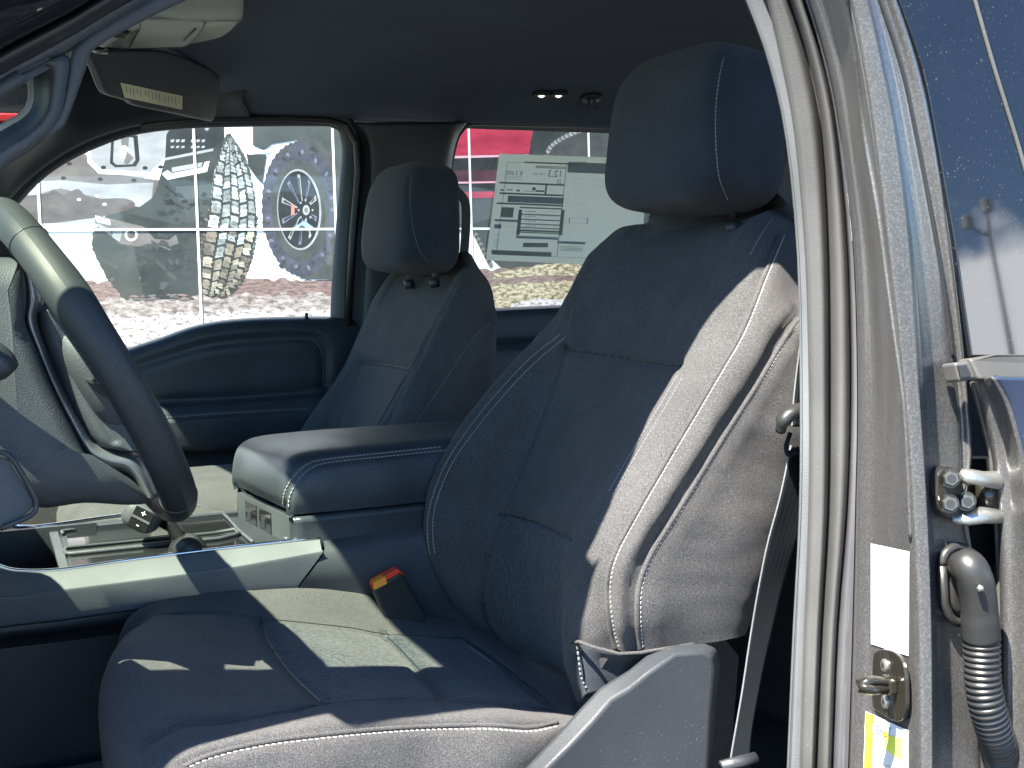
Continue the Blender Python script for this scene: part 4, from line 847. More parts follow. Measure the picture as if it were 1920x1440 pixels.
# ---------------- headrest builder
def headrest(par, c, d, yaw_tilt, seam, post_z, seam2=None):
    Mx = Matrix.Rotation(yaw_tilt, 3, 'Y')
    def fn(p):
        zt = p.z/d[2]; 
        p.x += .010*(1-(2*p.y/d[1])**2)*(-1 if p.x < 0 else 1)*.6
        p.x *= 1-(.42*(zt+.5) if p.x > 0 else .10*(zt+.5)); p.y *= 1-.10*max(0, zt)
        if zt > .2: p.x += .02*(zt-.2)
        return p
    B = Blob(smart_box(c, d, (4.2, 5.0), (48, 80), M=Mx, fn=fn))
    B.groove(seam, .003, .004); B.wob(.0015, 20, 1.)
    Bo = B.make('headrest', M['fab_head'], par)
    p, n_ = B.drape(sh_(seam, 5)); dashes('stitching', p, n_, M['thread_dim'] if c[1] > 0 else M['thread'], Bo, .0052, .0034, .0006, .0002)
    for s in (-1, 1): MB().tube([Vector(c)+Vector((.01, s*.062, -d[2]*.35)), Vector((c[0]+.015, c[1]+s*.062, post_z))], .0055, n=12).build('headrest_post', M['steel'] if c[1] > 0 else M['rub_blk'], par)
    for s in (-1, 1): MB().tube([Vector((c[0]+.012, c[1]+s*.062, post_z-.004)), Vector((c[0]+.015, c[1]+s*.062, post_z-.02))], .0095, n=14).build('post_collar', M['plas_blk'], par)
ha = U(1304, 250, -.42)
headrest(ds, (ha.x, -.42, ha.z), (.144, .276, .208), R(8), [(1352, 108), (1343, 150), (1337, 210), (1338, 280), (1344, 335), (1360, 375)], ha.z-.114)
# ---------------- cushion
k1 = [(262, 1142, -.20), (330, 1120, -.18), (490, 1105, -.17), (600, 1103, -.17), (690, 1117, -.17), (740, 1138, -.175), (800, 1155, -.18), (880, 1170, -.19), (960, 1190, -.2)]
k2 = [(290, 1153, -.26), (400, 1146, -.26), (490, 1158, -.26), (650, 1176, -.26), (720, 1187, -.26), (870, 1194, -.26), (980, 1215, -.26)]
k3 = [(236, 1215, -.43), (300, 1222, -.43), (400, 1234, -.43), (540, 1242, -.43), (780, 1250, -.43), (1010, 1266, -.43), (1090, 1288, -.43), (1150, 1305, -.43)]
k4 = [(272, 1372, -.60), (321, 1361, -.61), (354, 1352, -.61), (448, 1347, -.61), (602, 1322, -.61), (835, 1312, -.61), (1045, 1332, -.61), (1110, 1345, -.61), (1170, 1352, -.61)]
k5 = [(268, 1432, -.64), (330, 1400, -.65), (450, 1372, -.65), (600, 1348, -.65), (800, 1332, -.65), (950, 1334, -.65), (1060, 1345, -.65), (1110, 1352, -.65), (1170, 1362, -.65)]
k6 = [(300, 1478, -.665), (345, 1440, -.675), (380, 1424, -.675), (450, 1404, -.675), (560, 1386, -.675), (750, 1368, -.675), (900, 1363, -.675), (990, 1368, -.675), (1045, 1358, -.67), (1080, 1352, -.665)]
k7 = [(360, 1560, -.675), (450, 1530, -.685), (600, 1500, -.69), (750, 1480, -.69), (850, 1462, -.69), (940, 1450, -.69), (1000, 1420, -.685), (1060, 1375, -.675)]
def cushion_grid(ks, n=15, front=((-.020, -.018), (-.030, -.055), (-.026, -.12), (.0, -.22))):
    K = colsurf([curve3(c) for c in ks], n)
    K = [K[0]+np.array([0, .015, -.10]), K[0]+np.array([0, .012, -.03])]+K+[K[-1]+np.array([0, .01, -.06])]
    G = np.array(K); f = []
    y0, y1 = G[:, 0, 1].min(), G[:, 0, 1].max()
    for dx, dz in front:
        e_ = G[:, 0].copy(); e_[:, 0] += dx; e_[:, 2] += dz; f.append(e_)
    return np.concatenate([np.array(f[::-1]).transpose(1, 0, 2), G], 1)
CU = Surf(cushion_grid([k1, k2, k3, k4, k5, k6, k7]), 9, 9)
fs = [(300, 1152), (400, 1146), (490, 1159), (650, 1176), (720, 1188), (870, 1197)]
CU.groove(fs, .005, .006); CU.groove([(284, 1384), (321, 1363), (354, 1352), (448, 1348), (602, 1320), (720, 1311), (835, 1311), (1045, 1331)], .006, .007)
for px_ in ([(487, 1160), (505, 1205), (545, 1262), (605, 1318)], [(720, 1188), (755, 1222), (797, 1268), (837, 1309)], [(870, 1198), (955, 1258), (1045, 1330)]): CU.groove(px_, .007, .008)
nb = [(345, 1440), (380, 1424), (450, 1404), (560, 1386), (750, 1368), (900, 1363), (990, 1368), (1045, 1358)]
CU.groove([(x, y-4) for x, y in nb], .005, .006); CU.groove([(x, y+5) for x, y in nb], -.002, .006)
for i in range(9):
    p = hitp(CU, 470+i*30, 1342+random.randint(-4, 6)-i*3)
    if p: CU.bump(p, random.choice((-.0025, .0022)), .010)
for x, y, a_, r_ in ((820, 1410, -.006, .04), (600, 1430, .005, .05), (940, 1400, .004, .03), (860, 1225, .006, .05), (600, 1225, .007, .07), (380, 1230, .006, .07)):
    p = hitp(CU, x, y)
    if p: CU.bump(p, a_, r_)
CU.wob(.0016, 24, 5.)
Vp = np.array([to_px(v) for v in CU.V])
poly = [(487, 1160), (650, 1176), (720, 1188), (870, 1198), (955, 1258), (1045, 1330), (835, 1310), (720, 1311), (605, 1318), (545, 1262), (505, 1205)]
idx = [1 if inpoly(*Vp[list(f)].mean(0), poly) and -.61 < CU.V[f[0]][1] < -.2 else 0 for f in CU.F]
CUo = CU.make('seat_cushion', [M['fab'], M['fab_ins']], ds, idx=idx)
seam(CU, fs, CUo); seam(CU, [(284, 1384), (321, 1363), (354, 1352), (448, 1348), (602, 1320), (720, 1311), (835, 1311), (1045, 1331)], CUo, .0008)
for px_ in ([(487, 1160), (505, 1205), (545, 1262), (603, 1317)], [(720, 1188), (755, 1222), (797, 1268), (836, 1308)], [(870, 1198), (955, 1258), (1043, 1328)]): seam(CU, px_, CUo)
stitch(CU, [(x, y+4) for x, y in nb], CUo, tilt=.0006, period=.006)
stitch(CU, [(860, 1200), (930, 1248)], CUo, 'thread_dim')
p, n_ = CU.drape([(x, y-3) for x, y in nb])
if len(p) > 3: piping('piping', p, n_, M['fab'], CUo, .0026, .0003)
# side shield
sp = [(940, 1560), (985, 1440), (1035, 1388), (1085, 1332), (1125, 1290), (1180, 1256), (1212, 1230), (1262, 1210), (1322, 1207), (1343, 1216), (1350, 1250), (1340, 1340), (1334, 1440), (1334, 1560)]
rd_ = [(985, 1560), (1025, 1440), (1066, 1400), (1112, 1352), (1146, 1312), (1180, 1292), (1216, 1262), (1266, 1226), (1318, 1222), (1334, 1230), (1339, 1254), (1332, 1340), (1327, 1440), (1327, 1560)]
nsp = len(sp); ringA = [U(x, y, -.655) for x, y in sp]; ringB = [U(x, y, -.708) for x, y in sp]; ringC = [U(x, y, -.728) for x, y in rd_]
mesh('side_shield', ringA+ringB+ringC, [(i, (i+1) % nsp, nsp+(i+1) % nsp, nsp+i) for i in range(nsp)]+[(nsp+i, nsp+(i+1) % nsp, 2*nsp+(i+1) % nsp, 2*nsp+i) for i in range(nsp)]+[tuple(range(2*nsp, 3*nsp))], M['shield'], ds, smooth=True, bevel=.0035, autos=30)
MB().prism([U(x, y, -.64) for x, y in [(960, 1560), (1010, 1450), (1130, 1345), (1200, 1270), (1360, 1200), (1385, 1230), (1360, 1560)]], (0, .06, 0)).build('side_frame', M['plas_blk'], ds, smooth=False)
MB().box((.52, -.42, .78), (.50, .44, .30)).build('seat_base', M['carpet'], ds, smooth=False, bevel=.02)
# ---------------- passenger seat
pa = thing('passenger_seat', (.60, .42, .62), 'charcoal cloth front seat on the far side, in shade beyond the armrest', 'car seat', 'front seats of the truck')
q1 = [(748, 505, .52), (730, 520, .56), (702, 560, .62), (682, 612, .655), (645, 690, .66), (592, 765, .665), (560, 810, .665), (535, 860, .665), (530, 900, .665)]
q2 = [(765, 508, .50), (745, 530, .54), (715, 590, .57), (682, 655, .58), (673, 688, .585), (648, 750, .59), (628, 805, .59), (612, 860, .59), (605, 900, .59)]
q5 = [(872, 498, .33), (862, 512, .31), (835, 560, .27), (795, 640, .255), (767, 692, .25), (732, 752, .245), (703, 805, .24), (690, 860, .24), (682, 910, .24)]
q6 = [(885, 502, .31), (875, 522, .28), (850, 570, .24), (822, 640, .225), (790, 700, .22), (755, 752, .215), (727, 795, .21), (712, 860, .21), (705, 910, .21)]
q7 = [(912, 540, .30), (922, 590, .25), (900, 620, .22), (868, 665, .205), (838, 710, .20), (805, 755, .195), (778, 795, .19), (760, 860, .19), (750, 910, .19)]
q8 = [(925, 560, .31), (930, 620, .26), (928, 690, .23), (920, 760, .22), (905, 800, .22), (890, 840, .22), (880, 880, .22), (870, 920, .22)]
PB = Surf(backrest_grid(q1, q2, q5, q6, q7, q8, dy_in=.04, dx_in=.02, mid_dx=.006), 6, 6)
PB.groove([(675, 686), (630, 800)], .005, .006); PB.groove([(677, 681), (720, 684), (766, 692)], .006, .006); PB.groove([(766, 692), (740, 740), (702, 805)], .004, .006)
PB.groove([(845, 560), (795, 650), (722, 795)], .004, .006); PB.groove([(918, 602), (880, 635), (835, 705), (775, 795)], .006, .007); PB.wob(.002, 22, 2.)
PBo = PB.make('backrest', M['fab'], pa)
for c in ([(675, 686), (652, 742), (630, 800)], [(677, 681), (720, 684), (766, 692)], [(766, 692), (740, 740), (702, 803)]): seam(PB, c, PBo, .0013)
for c in ([(862, 530), (830, 590), (795, 655), (760, 722), (722, 795)], [(920, 604), (884, 638), (840, 704), (778, 795)], [(676, 655), (640, 705), (600, 762), (556, 812)]): stitch(PB, c, PBo, 'thread_dim', rad=.0008, period=.007, dash=.0045)
hb_ = U(774, 412, .42)
headrest(pa, (hb_.x, .42, hb_.z), (.130, .258, .200), R(8), [(766, 335), (764, 380), (770, 430), (782, 470), (800, 494)], hb_.z-.106)
CG = Blob(smart_box((.60, .42, 1.45-.40), (.62, .52, .20), (3.4, 5), (24, 40))); CG.make('seat_cushion', M['fab'], pa)
MB().box((.62, .42, .78), (.50, .44, .36)).build('seat_base', M['carpet'], pa, smooth=False)
# ================================================================== belt
sb = thing('seat_belt', (.9, -.74, .8), 'black seat belt webbing hanging beside the near seat at the centre pillar', 'seat belt')
def belt(L_, R_, nm, thick=.0016):
    a = resample(smoothpx(L_, 6), 60); b = resample(smoothpx(R_, 6), 60)
    A = [U(x, y, Y) for x, y, Y in a]; B = [U(x, y, Y) for x, y, Y in b]; V = []; F = []; K = 13
    for i in range(60):
        for k in range(K):
            p = A[i].lerp(B[i], k/(K-1)); V.append(p+Vector((-.0004*(k % 2), -.0008*(k % 2), 0)))
    for i in range(59):
        for k in range(K-1): F.append((i*K+k, i*K+k+1, (i+1)*K+k+1, (i+1)*K+k))
    o = mesh(nm, V, F, M['belt'], sb, solid=thick)
    MB().tube([p+Vector((0, -.001, 0)) for p in A], .0011, n=6).build('selvedge', M['plas_mid'], sb)
belt([(1512, 560, -.72), (1500, 640, -.72), (1488, 740, -.722), (1484, 800, -.725)], [(1580, 560, -.70), (1570, 640, -.70), (1560, 740, -.70), (1556, 800, -.70)], 'upper_webbing')
belt([(1482, 835, -.725), (1462, 930, -.73), (1438, 1020, -.73), (1420, 1110, -.73), (1405, 1200, -.73), (1390, 1300, -.73), (1368, 1430, -.73), (1362, 1500, -.73)],
     [(1560, 850, -.71), (1520, 930, -.715), (1492, 1010, -.72), (1470, 1080, -.72), (1446, 1180, -.725), (1424, 1280, -.727), (1405, 1400, -.73), (1410, 1500, -.73)], 'lower_webbing')
MB().tube([U(x, y, -.735) for x, y in [(1352, 1436), (1390, 1427), (1418, 1419)]], [.006, .007, .006], n=10, flat=.6).build('anchor_cover', M['plas_blk'], sb)
MB().tube([U(x, y, Y) for x, y, Y in smoothpx([(1464, 806, -.745), (1468, 790, -.75), (1480, 776, -.752), (1500, 770, -.745), (1530, 768, -.73)], 3)], [.0085]*3+[.012]*10, n=14, flat=.7).build('belt_guide', M['rub_blk'], sb)
MB().tube([U(x, y, -.735) for x, y in smoothpx([(1482, 812), (1474, 836), (1478, 852), (1494, 846), (1520, 850)], 3)], .005, n=8, flat=.5).build('belt_fold', M['belt'], sb)
bk = thing('belt_buckle', U(745, 1110, -.14), 'black seat belt buckle with a red release button between console and seat', 'buckle')
bb = [U(x, y, -.175) for x, y in [(698, 1100), (752, 1068), (796, 1150), (780, 1180), (738, 1160)]]
MB().prism([U(x, y, -.215) for x, y in [(700, 1104), (752, 1072), (800, 1152), (790, 1200), (730, 1180)]], (.004, .028, 0)).build('body', M['rub_blk'], bk, smooth=False, bevel=.004)
MB().prism([U(x, y, -.213) for x, y in [(700, 1092), (746, 1066), (757, 1076), (756, 1080), (702, 1108), (698, 1100)]], (.004, .024, 0)).build('release_button', M['red'], bk, smooth=False, bevel=.002)
MB().prism([U(x, y, -.216) for x, y in [(700, 1093), (722, 1081), (726, 1094), (702, 1106)]], (.003, .02, 0)).build('button_orange_half', plastic('orange_button', (.85, .30, .03), .4, grain=0), bk, smooth=False)  # orange left half of the release button
# ================================================================== centre console
cc = thing('centre_console', (.35, 0, .65), 'black centre console with stitched armrest lid, storage tray and grey side rail', 'console')
def xsec(px_front, pts): return pts
# armrest lid: cross-sections along x ; profile in (y,z) from near bottom over the top to far bottom
xl = [(.506, .0), (.512, .6), (.528, .86), (.556, .97), (.60, 1.), (.65, 1.), (.78, 1.), (.92, 1.0)]
zt = 1.45-.206; zb = 1.45-.292
prof = [(-.150, 0.), (-.155, .25), (-.154, .55), (-.146, .82), (-.128, .95), (-.10, 1.0), (-.03, 1.03), (.05, 1.03), (.11, 1.0), (.135, .93), (.148, .75), (.152, .4), (.148, 0.)]
rows = []
for x, f in xl: rows.append([(x+(.0 if f > .9 else 0)-.012*(1-abs(y)/.155), y*(.94+.06*f), zb+(zt-zb)*(h*(.35+.65*f) if f < 1 else h)) for y, h in prof])
rows = [[(.514, y*.95, zb-.0+(zt-zb)*h*.05) for y, h in prof]]+rows
AR = Surf(rows, 5, 5)
asl = [(535, 948), (538, 925), (556, 893), (582, 872), (618, 863), (720, 852), (835, 840)]
AR.groove(asl, .0025, .004); AR.groove([(x+9, y+5) for x, y in asl], .0015, .003); AR.wob(.0012, 18, 9.)
ARo = AR.make('armrest_lid', M['vinyl'], cc)
for d in (-4, 6):
    p, n_ = AR.drape([(x+d, y+d*.6) for x, y in asl]); dashes('stitching', p, n_, M['thread'], ARo, .006, .004, .0009, .0004)
bxr = []
for x, i_ in ((.514, .012), (.518, .004), (.528, 0), (.63, 0), (.75, 0), (.92, 0)):
    bxr.append([(x, y*(1-i_*2), z) for y, z in ((-.10, .975), (-.145, .985), (-.152, 1.0), (-.152, 1.06), (-.152, 1.135), (-.150, zb-.004), (-.10, zb-.003), (.1, zb-.003), (.15, zb-.004), (.152, 1.0), (.10, .975))])
Surf(bxr, 3, 3).make('storage_box', M['vinyl'], cc)
# front face of the box with outlets
F0 = [Vector((.511, .135, zb-.004)), Vector((.511, -.140, zb-.004)), Vector((.511, -.140, zb-.058)), Vector((.511, .135, zb-.058))]
MB().prism(F0, (.02, 0, 0)).build('front_face', M['plas'], cc, smooth=False)
def ff_(u, v, dx=-.0015): a = F0[0].lerp(F0[1], u); b = F0[3].lerp(F0[2], u); return a.lerp(b, v)+Vector((dx, 0, 0))
for u_a, u_b in ((.18, .40), (.46, .68)):
    MB().prism([ff_(u_a, .12), ff_(u_b, .12), ff_(u_b, .85), ff_(u_a, .85)], (.003, 0, 0)).build('outlet', M['gloss_blk'], cc, smooth=False)
    MB().prism([ff_(u_a+.05, .35, -.003), ff_(u_a+.12, .35, -.003), ff_(u_a+.12, .6, -.003), ff_(u_a+.05, .6, -.003)], (.002, 0, 0)).build('port', M['plas_blk'], cc, smooth=False)
# near side rail (grey) and the side below
r_top = [(-120, 1048), (-20, 1058), (30, 1070), (110, 1069), (250, 1050), (420, 1029), (600, 1009)]
r_rdg = [(-120, 1118), (-20, 1120), (40, 1120), (110, 1108), (250, 1090), (420, 1067), (603, 1036)]
r_bot = [(-120, 1180), (-20, 1175), (40, 1168), (110, 1160), (250, 1141), (420, 1118), (560, 1100)]
RL = Surf([[U(x, y, -.135) for x, y in r_top], [U(x, y+2, -.150) for x, y in r_top], [U(x, y+5, -.158) for x, y in r_top], [U(x, y-5, -.176) for x, y in r_rdg], [U(x, y+3, -.179) for x, y in r_rdg], [U(x, y-3, -.172) for x, y in r_bot], [U(x, y+2, -.165) for x, y in r_bot], [U(x, y+4, -.14) for x, y in r_bot]], 4, 5)
RL.make('side_rail', M['plas_mid'], cc)
MB().tube([U(x, y-1, -.150) for x, y in smoothpx(r_top, 6)], .0024, n=8).build('bright_edge', M['chrome'], cc)
Surf([[U(x, y+3, -.158) for x, y in r_bot], [U(x, y+22, -.156) for x, y in r_bot], [U(x, y+44, -.135) for x, y in r_bot], [U(x, y+150, -.10) for x, y in r_bot]], 4, 4).make('lower_side', M['plas_blk'], cc, solid=.004)
# rear lower side
lr = [(605, 1012), (560, 1100), (470, 1125), (440, 1300)]
LS = Surf([[U(607, 1012, -.15), U(700, 1000, -.152), U(800, 988, -.152), U(960, 970, -.152)], [U(607, 1036, -.172), U(700, 1022, -.168), U(800, 1010, -.166), U(960, 990, -.166)],
           [U(585, 1070, -.178), U(690, 1065, -.176), U(800, 1060, -.172), U(960, 1050, -.172)], [U(560, 1102, -.172), U(680, 1110, -.170), U(800, 1120, -.168), U(960, 1120, -.168)], [U(520, 1160, -.150), U(670, 1200, -.15), U(800, 1220, -.15), U(960, 1220, -.15)]], 6, 6)
LS.make('rear_side', M['plas'], cc)
# tray
ZT = U(420, 1029, -.15).z
def T(x, y, dz=0.0): return UZ(x, y, ZT-.006+dz)
base = [(-120, 1000), (20, 985), (60, 992), (230, 970), (455, 945), (600, 1012), (420, 1031), (250, 1052), (110, 1071), (-120, 1075)]
MB().prism([T(x, y, -.0) for x, y in [(88, 990), (230, 972), (458, 946), (602, 1010), (420, 1030), (250, 1051), (118, 1066)]], (0, 0, -.01)).build('tray_surface', M['plas_blk'], cc, smooth=False)
MB().tube([UZ(x, y, ZT+.004) for x, y in smoothpx([(-120, 960), (0, 980), (40, 988), (100, 984), (230, 966), (455, 943), (475, 950)], 4)], .003, n=8).build('far_bright_edge', M['chrome'], cc)
MB().tube([UZ(x, y, ZT) for x, y in [(458, 945), (500, 980), (540, 1010)]], .004, n=8, flat=.6).build('cross_bar', M['satin'], cc)
MB().prism([T(x, y, .004) for x, y in [(92, 996), (108, 994), (128, 1062), (112, 1066)]], (0, 0, -.006)).build('tray_end', M['plas'], cc, smooth=False)
tr = MB(); tr.tube([T(x, y, .004) for x, y in [(120, 1032), (126, 1028), (400, 1000), (440, 992), (448, 1000), (440, 1003), (410, 1010), (134, 1038), (124, 1038), (120, 1032)]], .0032, n=6)
tr.build('slot_rim', M['plas'], cc)
MB().prism([T(x, y, .002) for x, y in [(132, 1030), (300, 1012), (395, 1002), (430, 997), (432, 1000), (395, 1006), (300, 1016), (134, 1034)]], (0, 0, -.004)).build('slot', M['rub_blk'], cc, smooth=False)
MB().prism([T(x, y, .0015) for x, y in [(124, 996), (400, 964), (425, 968), (442, 990), (300, 1004), (128, 1024)]], (0, 0, -.004)).build('glossy_plate', M['gloss_blk'], cc, smooth=False)
MB().prism([T(x, y, .0015) for x, y in [(132, 1042), (300, 1022), (440, 1005), (470, 1018), (400, 1029), (250, 1049), (134, 1062)]], (0, 0, -.004)).build('glossy_plate', M['gloss_blk'], cc, smooth=False)
MB().tube([T(x, y, .004) for x, y in smoothpx([(118, 1000), (128, 994), (260, 978), (400, 962), (418, 964), (432, 976), (450, 996), (474, 1016)], 3)], .0028, n=6).build('tray_rim', M['plas'], cc)
# bin in front of the tray
MB().box((.10, 0, ZT-.07), (.38, .27, .01)).box((.10, .145, ZT-.035), (.40, .012, .08)).build('front_bin', M['plas_blk'], cc, smooth=False)
MB().box((.35, .150, ZT-.05), (.55, .02, .10)).box((.45, 0, ZT-.17), (.95, .27, .20)).build('console_core', M['plas_blk'], cc, smooth=False)
# gear selector
gs = thing('gear_selector', T(345, 1035), 'black gear selector lever with plus and minus button on the console', 'gear lever')
kc = U(268, 966, -.05)
MB().tube([T(350, 1040, -.01), T(336, 1008, .02), U(322, 985, -.04), U(290, 968, -.045)], [.012, .010, .009, .009], n=14, flat=1.7).build('lever', M['gloss_blk'], gs)
MB().tube([T(352, 1036, .0), T(352, 1036, .006)], [.026, .018], n=24).build('boot', M['rub_blk'], gs)
kr = rt; ku = up; Mk = Matrix((rt, -fwd, up)).transposed() @ Matrix.Rotation(R(27), 3, 'Y')
Kb = Blob(smart_box(kc, (.050, .055, .042), (3, 3.6), (18, 28), M=Mk)); Kb.make('knob', M['plas'], gs)
kd = -fwd; fcx, fcz = Mk @ Vector((1, 0, 0)), Mk @ Vector((0, 0, 1)); fy = Mk @ Vector((0, 1, 0)); fc = kc+fy*.0272+fcx*.006
MB().box(fc, (.028, .003, .028), M=Mk).build('button', M['gloss_blk'], gs, smooth=False, bevel=.001)
MB().box(fc+fy*.002, (.026, .002, .003), M=Mk).build('button_bar', M['satin'], gs, smooth=False)
text('+', fc+fy*.003+fcz*.008, fcx, fcz, .014, M['white'], 'plus_sign', gs); text('-', fc+fy*.003-fcz*.008, fcx, fcz, .014, M['white'], 'minus_sign', gs)
# ================================================================== steering
sw = thing('steering_wheel', (.19, -.42, 1.36), 'black leather steering wheel seen nearly edge on at the left', 'steering wheel')
TI = R(27.5); WC = U(164, 683, -.42); ax = Vector((math.cos(TI), 0, math.sin(TI))); upw = Vector((-math.sin(TI), 0, math.cos(TI))); yw = Vector((0, 1, 0))
Rm, rm = .178, .0185
def wp(a, r=Rm, h=0): return WC+(upw*math.cos(a)+yw*-math.sin(a))*r+ax*h
rows = []
for i in range(145):
    a = 2*math.pi*i/144; rad = (upw*math.cos(a)-yw*math.sin(a)); row = []
    grip = 1+.10*math.exp(-((math.degrees(a) % 360-62)/10)**2)+.10*math.exp(-((math.degrees(a) % 360-298)/10)**2)
    for j in range(25):
        b = 2*math.pi*j/24; rr_ = rm*grip*(1-.05*max(0, math.cos(b*1-math.pi))*abs(math.sin(a*14)))
        row.append(tuple(WC+rad*(Rm+rr_*.92*math.cos(b))+ax*rr_*1.05*math.sin(b)))
    rows.append(row)
Blob(rows).make('rim', M['leather'], sw)
for dg in (38, 150, 210, 322):
    a = R(dg); rad = (upw*math.cos(a)-yw*math.sin(a)); ring = [WC+rad*(Rm+rm*.925*math.cos(b))+ax*rm*1.055*math.sin(b) for b in [2*math.pi*k/24 for k in range(25)]]
    MB().tube(ring, .0009, n=5, caps=False).build('rim_seam', M['plas_blk'], sw)
# hub / airbag pad, spokes
hubM = Matrix((ax, yw, upw)).transposed()
Blob(smart_box(WC+ax*-.004-upw*.008, (.070, .21, .150), (2.8, 3.0), (26, 40), M=hubM)).make('airbag_pad', M['plas'], sw)
for s in (-1, 1):
    Surf([[tuple(WC+yw*s*yy+upw*(zz+w_)+ax*h) for w_, h in ((.022, -.012), (.024, .002), (0, .008), (-.024, .002), (-.022, -.012), (0, -.018))] for yy, zz, h0 in ((.09, -.0, 0), (.125, 0, 0), (.172, .003, 0))], 4, 3).make('spoke', M['plas_blk'], sw, solid=.003)
Surf([[tuple(WC+yw*(yy+w_)+upw*zz+ax*h) for w_, h in ((-.03, -.012), (-.026, .006), (0, .010), (.026, .006), (.03, -.012))] for yy, zz in ((0, -.07), (0, -.11), (0, -.165))], 4, 3).make('spoke', M['plas_blk'], sw, solid=.003)
col = thing('steering_column', (.05, -.42, 1.3), 'black textured steering column shroud behind the wheel at the left edge', 'steering column')
# shroud, silhouette taken in the wheel's side plane with real width
sx = [(-260, 470), (0, 486), (28, 488), (42, 520), (44, 565), (42, 600), (62, 650), (92, 722), (126, 790), (160, 850), (192, 874), (228, 882), (250, 900), (266, 926), (230, 932), (150, 928), (60, 936), (-20, 900), (-260, 780)]
sx_ = smoothpx(sx+[sx[0]], 4)[:-1]; cxy = (-60, 700); rings = []
for Y, f in ((-.535, .72), (-.528, .90), (-.51, .97), (-.48, 1.), (-.42, 1.0), (-.36, 1.), (-.32, .97), (-.305, .8)):
    rings.append([tuple(U(cxy[0]+(x-cxy[0])*1, cxy[1]+(y-cxy[1])*1, -.42)*1.0) for x, y in sx_]); 
    cpt = U(cxy[0], cxy[1], -.42); rings[-1] = [tuple(Vector((cpt.x+(p[0]-cpt.x)*f, Y, cpt.z+(p[2]-cpt.z)*f))) for p in rings[-1]]
# correct perspective so that the nearest full section meets the outline
off = U(0, 600, -.48)-U(0, 600, -.42)
V = [Vector(p)+Vector((off.x, 0, 0)) for r_ in rings for p in r_]; n = len(sx_); F = [tuple(range(n))[::-1]]+[(i*n+k, i*n+(k+1) % n, (i+1)*n+(k+1) % n, (i+1)*n+k) for i in range(len(rings)-1) for k in range(n)]+[tuple((len(rings)-1)*n+k for k in range(n))]
mesh('shroud', V, F, M['plas'], col, autos=50)
# satin bezel following the shroud edge (lower arm of the wheel)
bo_ = [(30, 488), (42, 520), (46, 565), (45, 602), (64, 652), (94, 724), (128, 792), (162, 852), (194, 876), (230, 884), (252, 902), (272, 940)]
bi_ = [(60, 486), (72, 520), (82, 556), (72, 596), (84, 640), (114, 712), (150, 784), (182, 830), (222, 842), (256, 850), (278, 880), (300, 930)]
mixq = lambda a, b, t: [(p[0]*(1-t)+q[0]*t, p[1]*(1-t)+q[1]*t) for p, q in zip(a, b)]
Surf([[U(x, y, Y) for x, y in smoothpx(mixq(bo_, bi_, t), 3)] for t, Y in ((-.02, -.488), (.06, -.500), (.3, -.508), (.6, -.506), (.92, -.494), (1.05, -.475))], 4, 3).make('spoke_trim', M['satin'], sw, solid=.004)
pa_ = [(66, 588), (76, 638), (106, 712), (142, 785), (176, 834), (222, 846)]; pb_ = [(150, 560), (176, 622), (206, 690), (238, 760), (266, 820), (280, 846)]
PDm = Surf([[U(x, y, Y) for x, y in smoothpx(mixq(pa_, pb_, t), 4)] for t, Y in ((-.02, -.470), (.07, -.492), (.2, -.506), (.5, -.510), (.9, -.505), (1.15, -.49))], 6, 5)
PDm.groove([(112, 590), (124, 640), (152, 706), (186, 776), (214, 826)], .003, .004); PDm.make('airbag_cover', M['plas'], sw, solid=.004)
tsl = thing('turn_signal_stalk', U(-10, 660, -.58), 'black round ended stalk poking in at the left edge', 'stalk')
MB().tube([U(-120, 760, -.50), U(-40, 700, -.56), U(-12, 678, -.58), U(2, 664, -.585), U(8, 658, -.587)], [.010, .014, .019, .019, .008], n=20).build('stalk', M['plas_blk'], tsl)
kp = thing('knee_panel', U(0, 900, -.60), 'dark grey plastic panel below the steering column at the lower left edge', 'panel')
kv = smoothpx([(-200, 820), (0, 856), (22, 872), (56, 928), (62, 945), (54, 960), (0, 986), (-200, 1010)], 3)
MB().prism([U(x, y, -.60) for x, y in kv], (-.02, .06, 0)).build('panel_body', M['plas'], kp, bevel=.006, autos=30)
MB().tube([U(x, y, -.607) for x, y in smoothpx([(0, 846), (24, 862), (60, 922), (68, 945), (58, 966), (0, 992)], 4)], .0025, n=8).build('panel_edge', M['plas_blk'], kp)
# foot area front riser (brown-grey kick area at the lower left)
MB().box((.30, -.44, .84), (.9, .45, .02)).build('floor_mat', M['carpet'], cab, smooth=False)
MB().box((.30, -.30, .80), (.9, .30, .15)).build('floor_hump', plastic('brown_grey_carpet', (.20, .165, .155), .95, grain=260, gb=.9), cab, smooth=True, bevel=.03)
0 and Surf([[U(x, y, -.60+k*.02) for x, y in smoothpx([(-100, 1385), (60, 1352), (215, 1328), (260, 1330)], 3)] if k == 0 else [U(x, y+k*40, -.62) for x, y in smoothpx([(-100, 1385), (60, 1352), (215, 1328), (260, 1330)], 3)] for k in (0, 1, 2, 4)], 3, 3).make('sill_trim', M['plas'], cab, solid=.006)
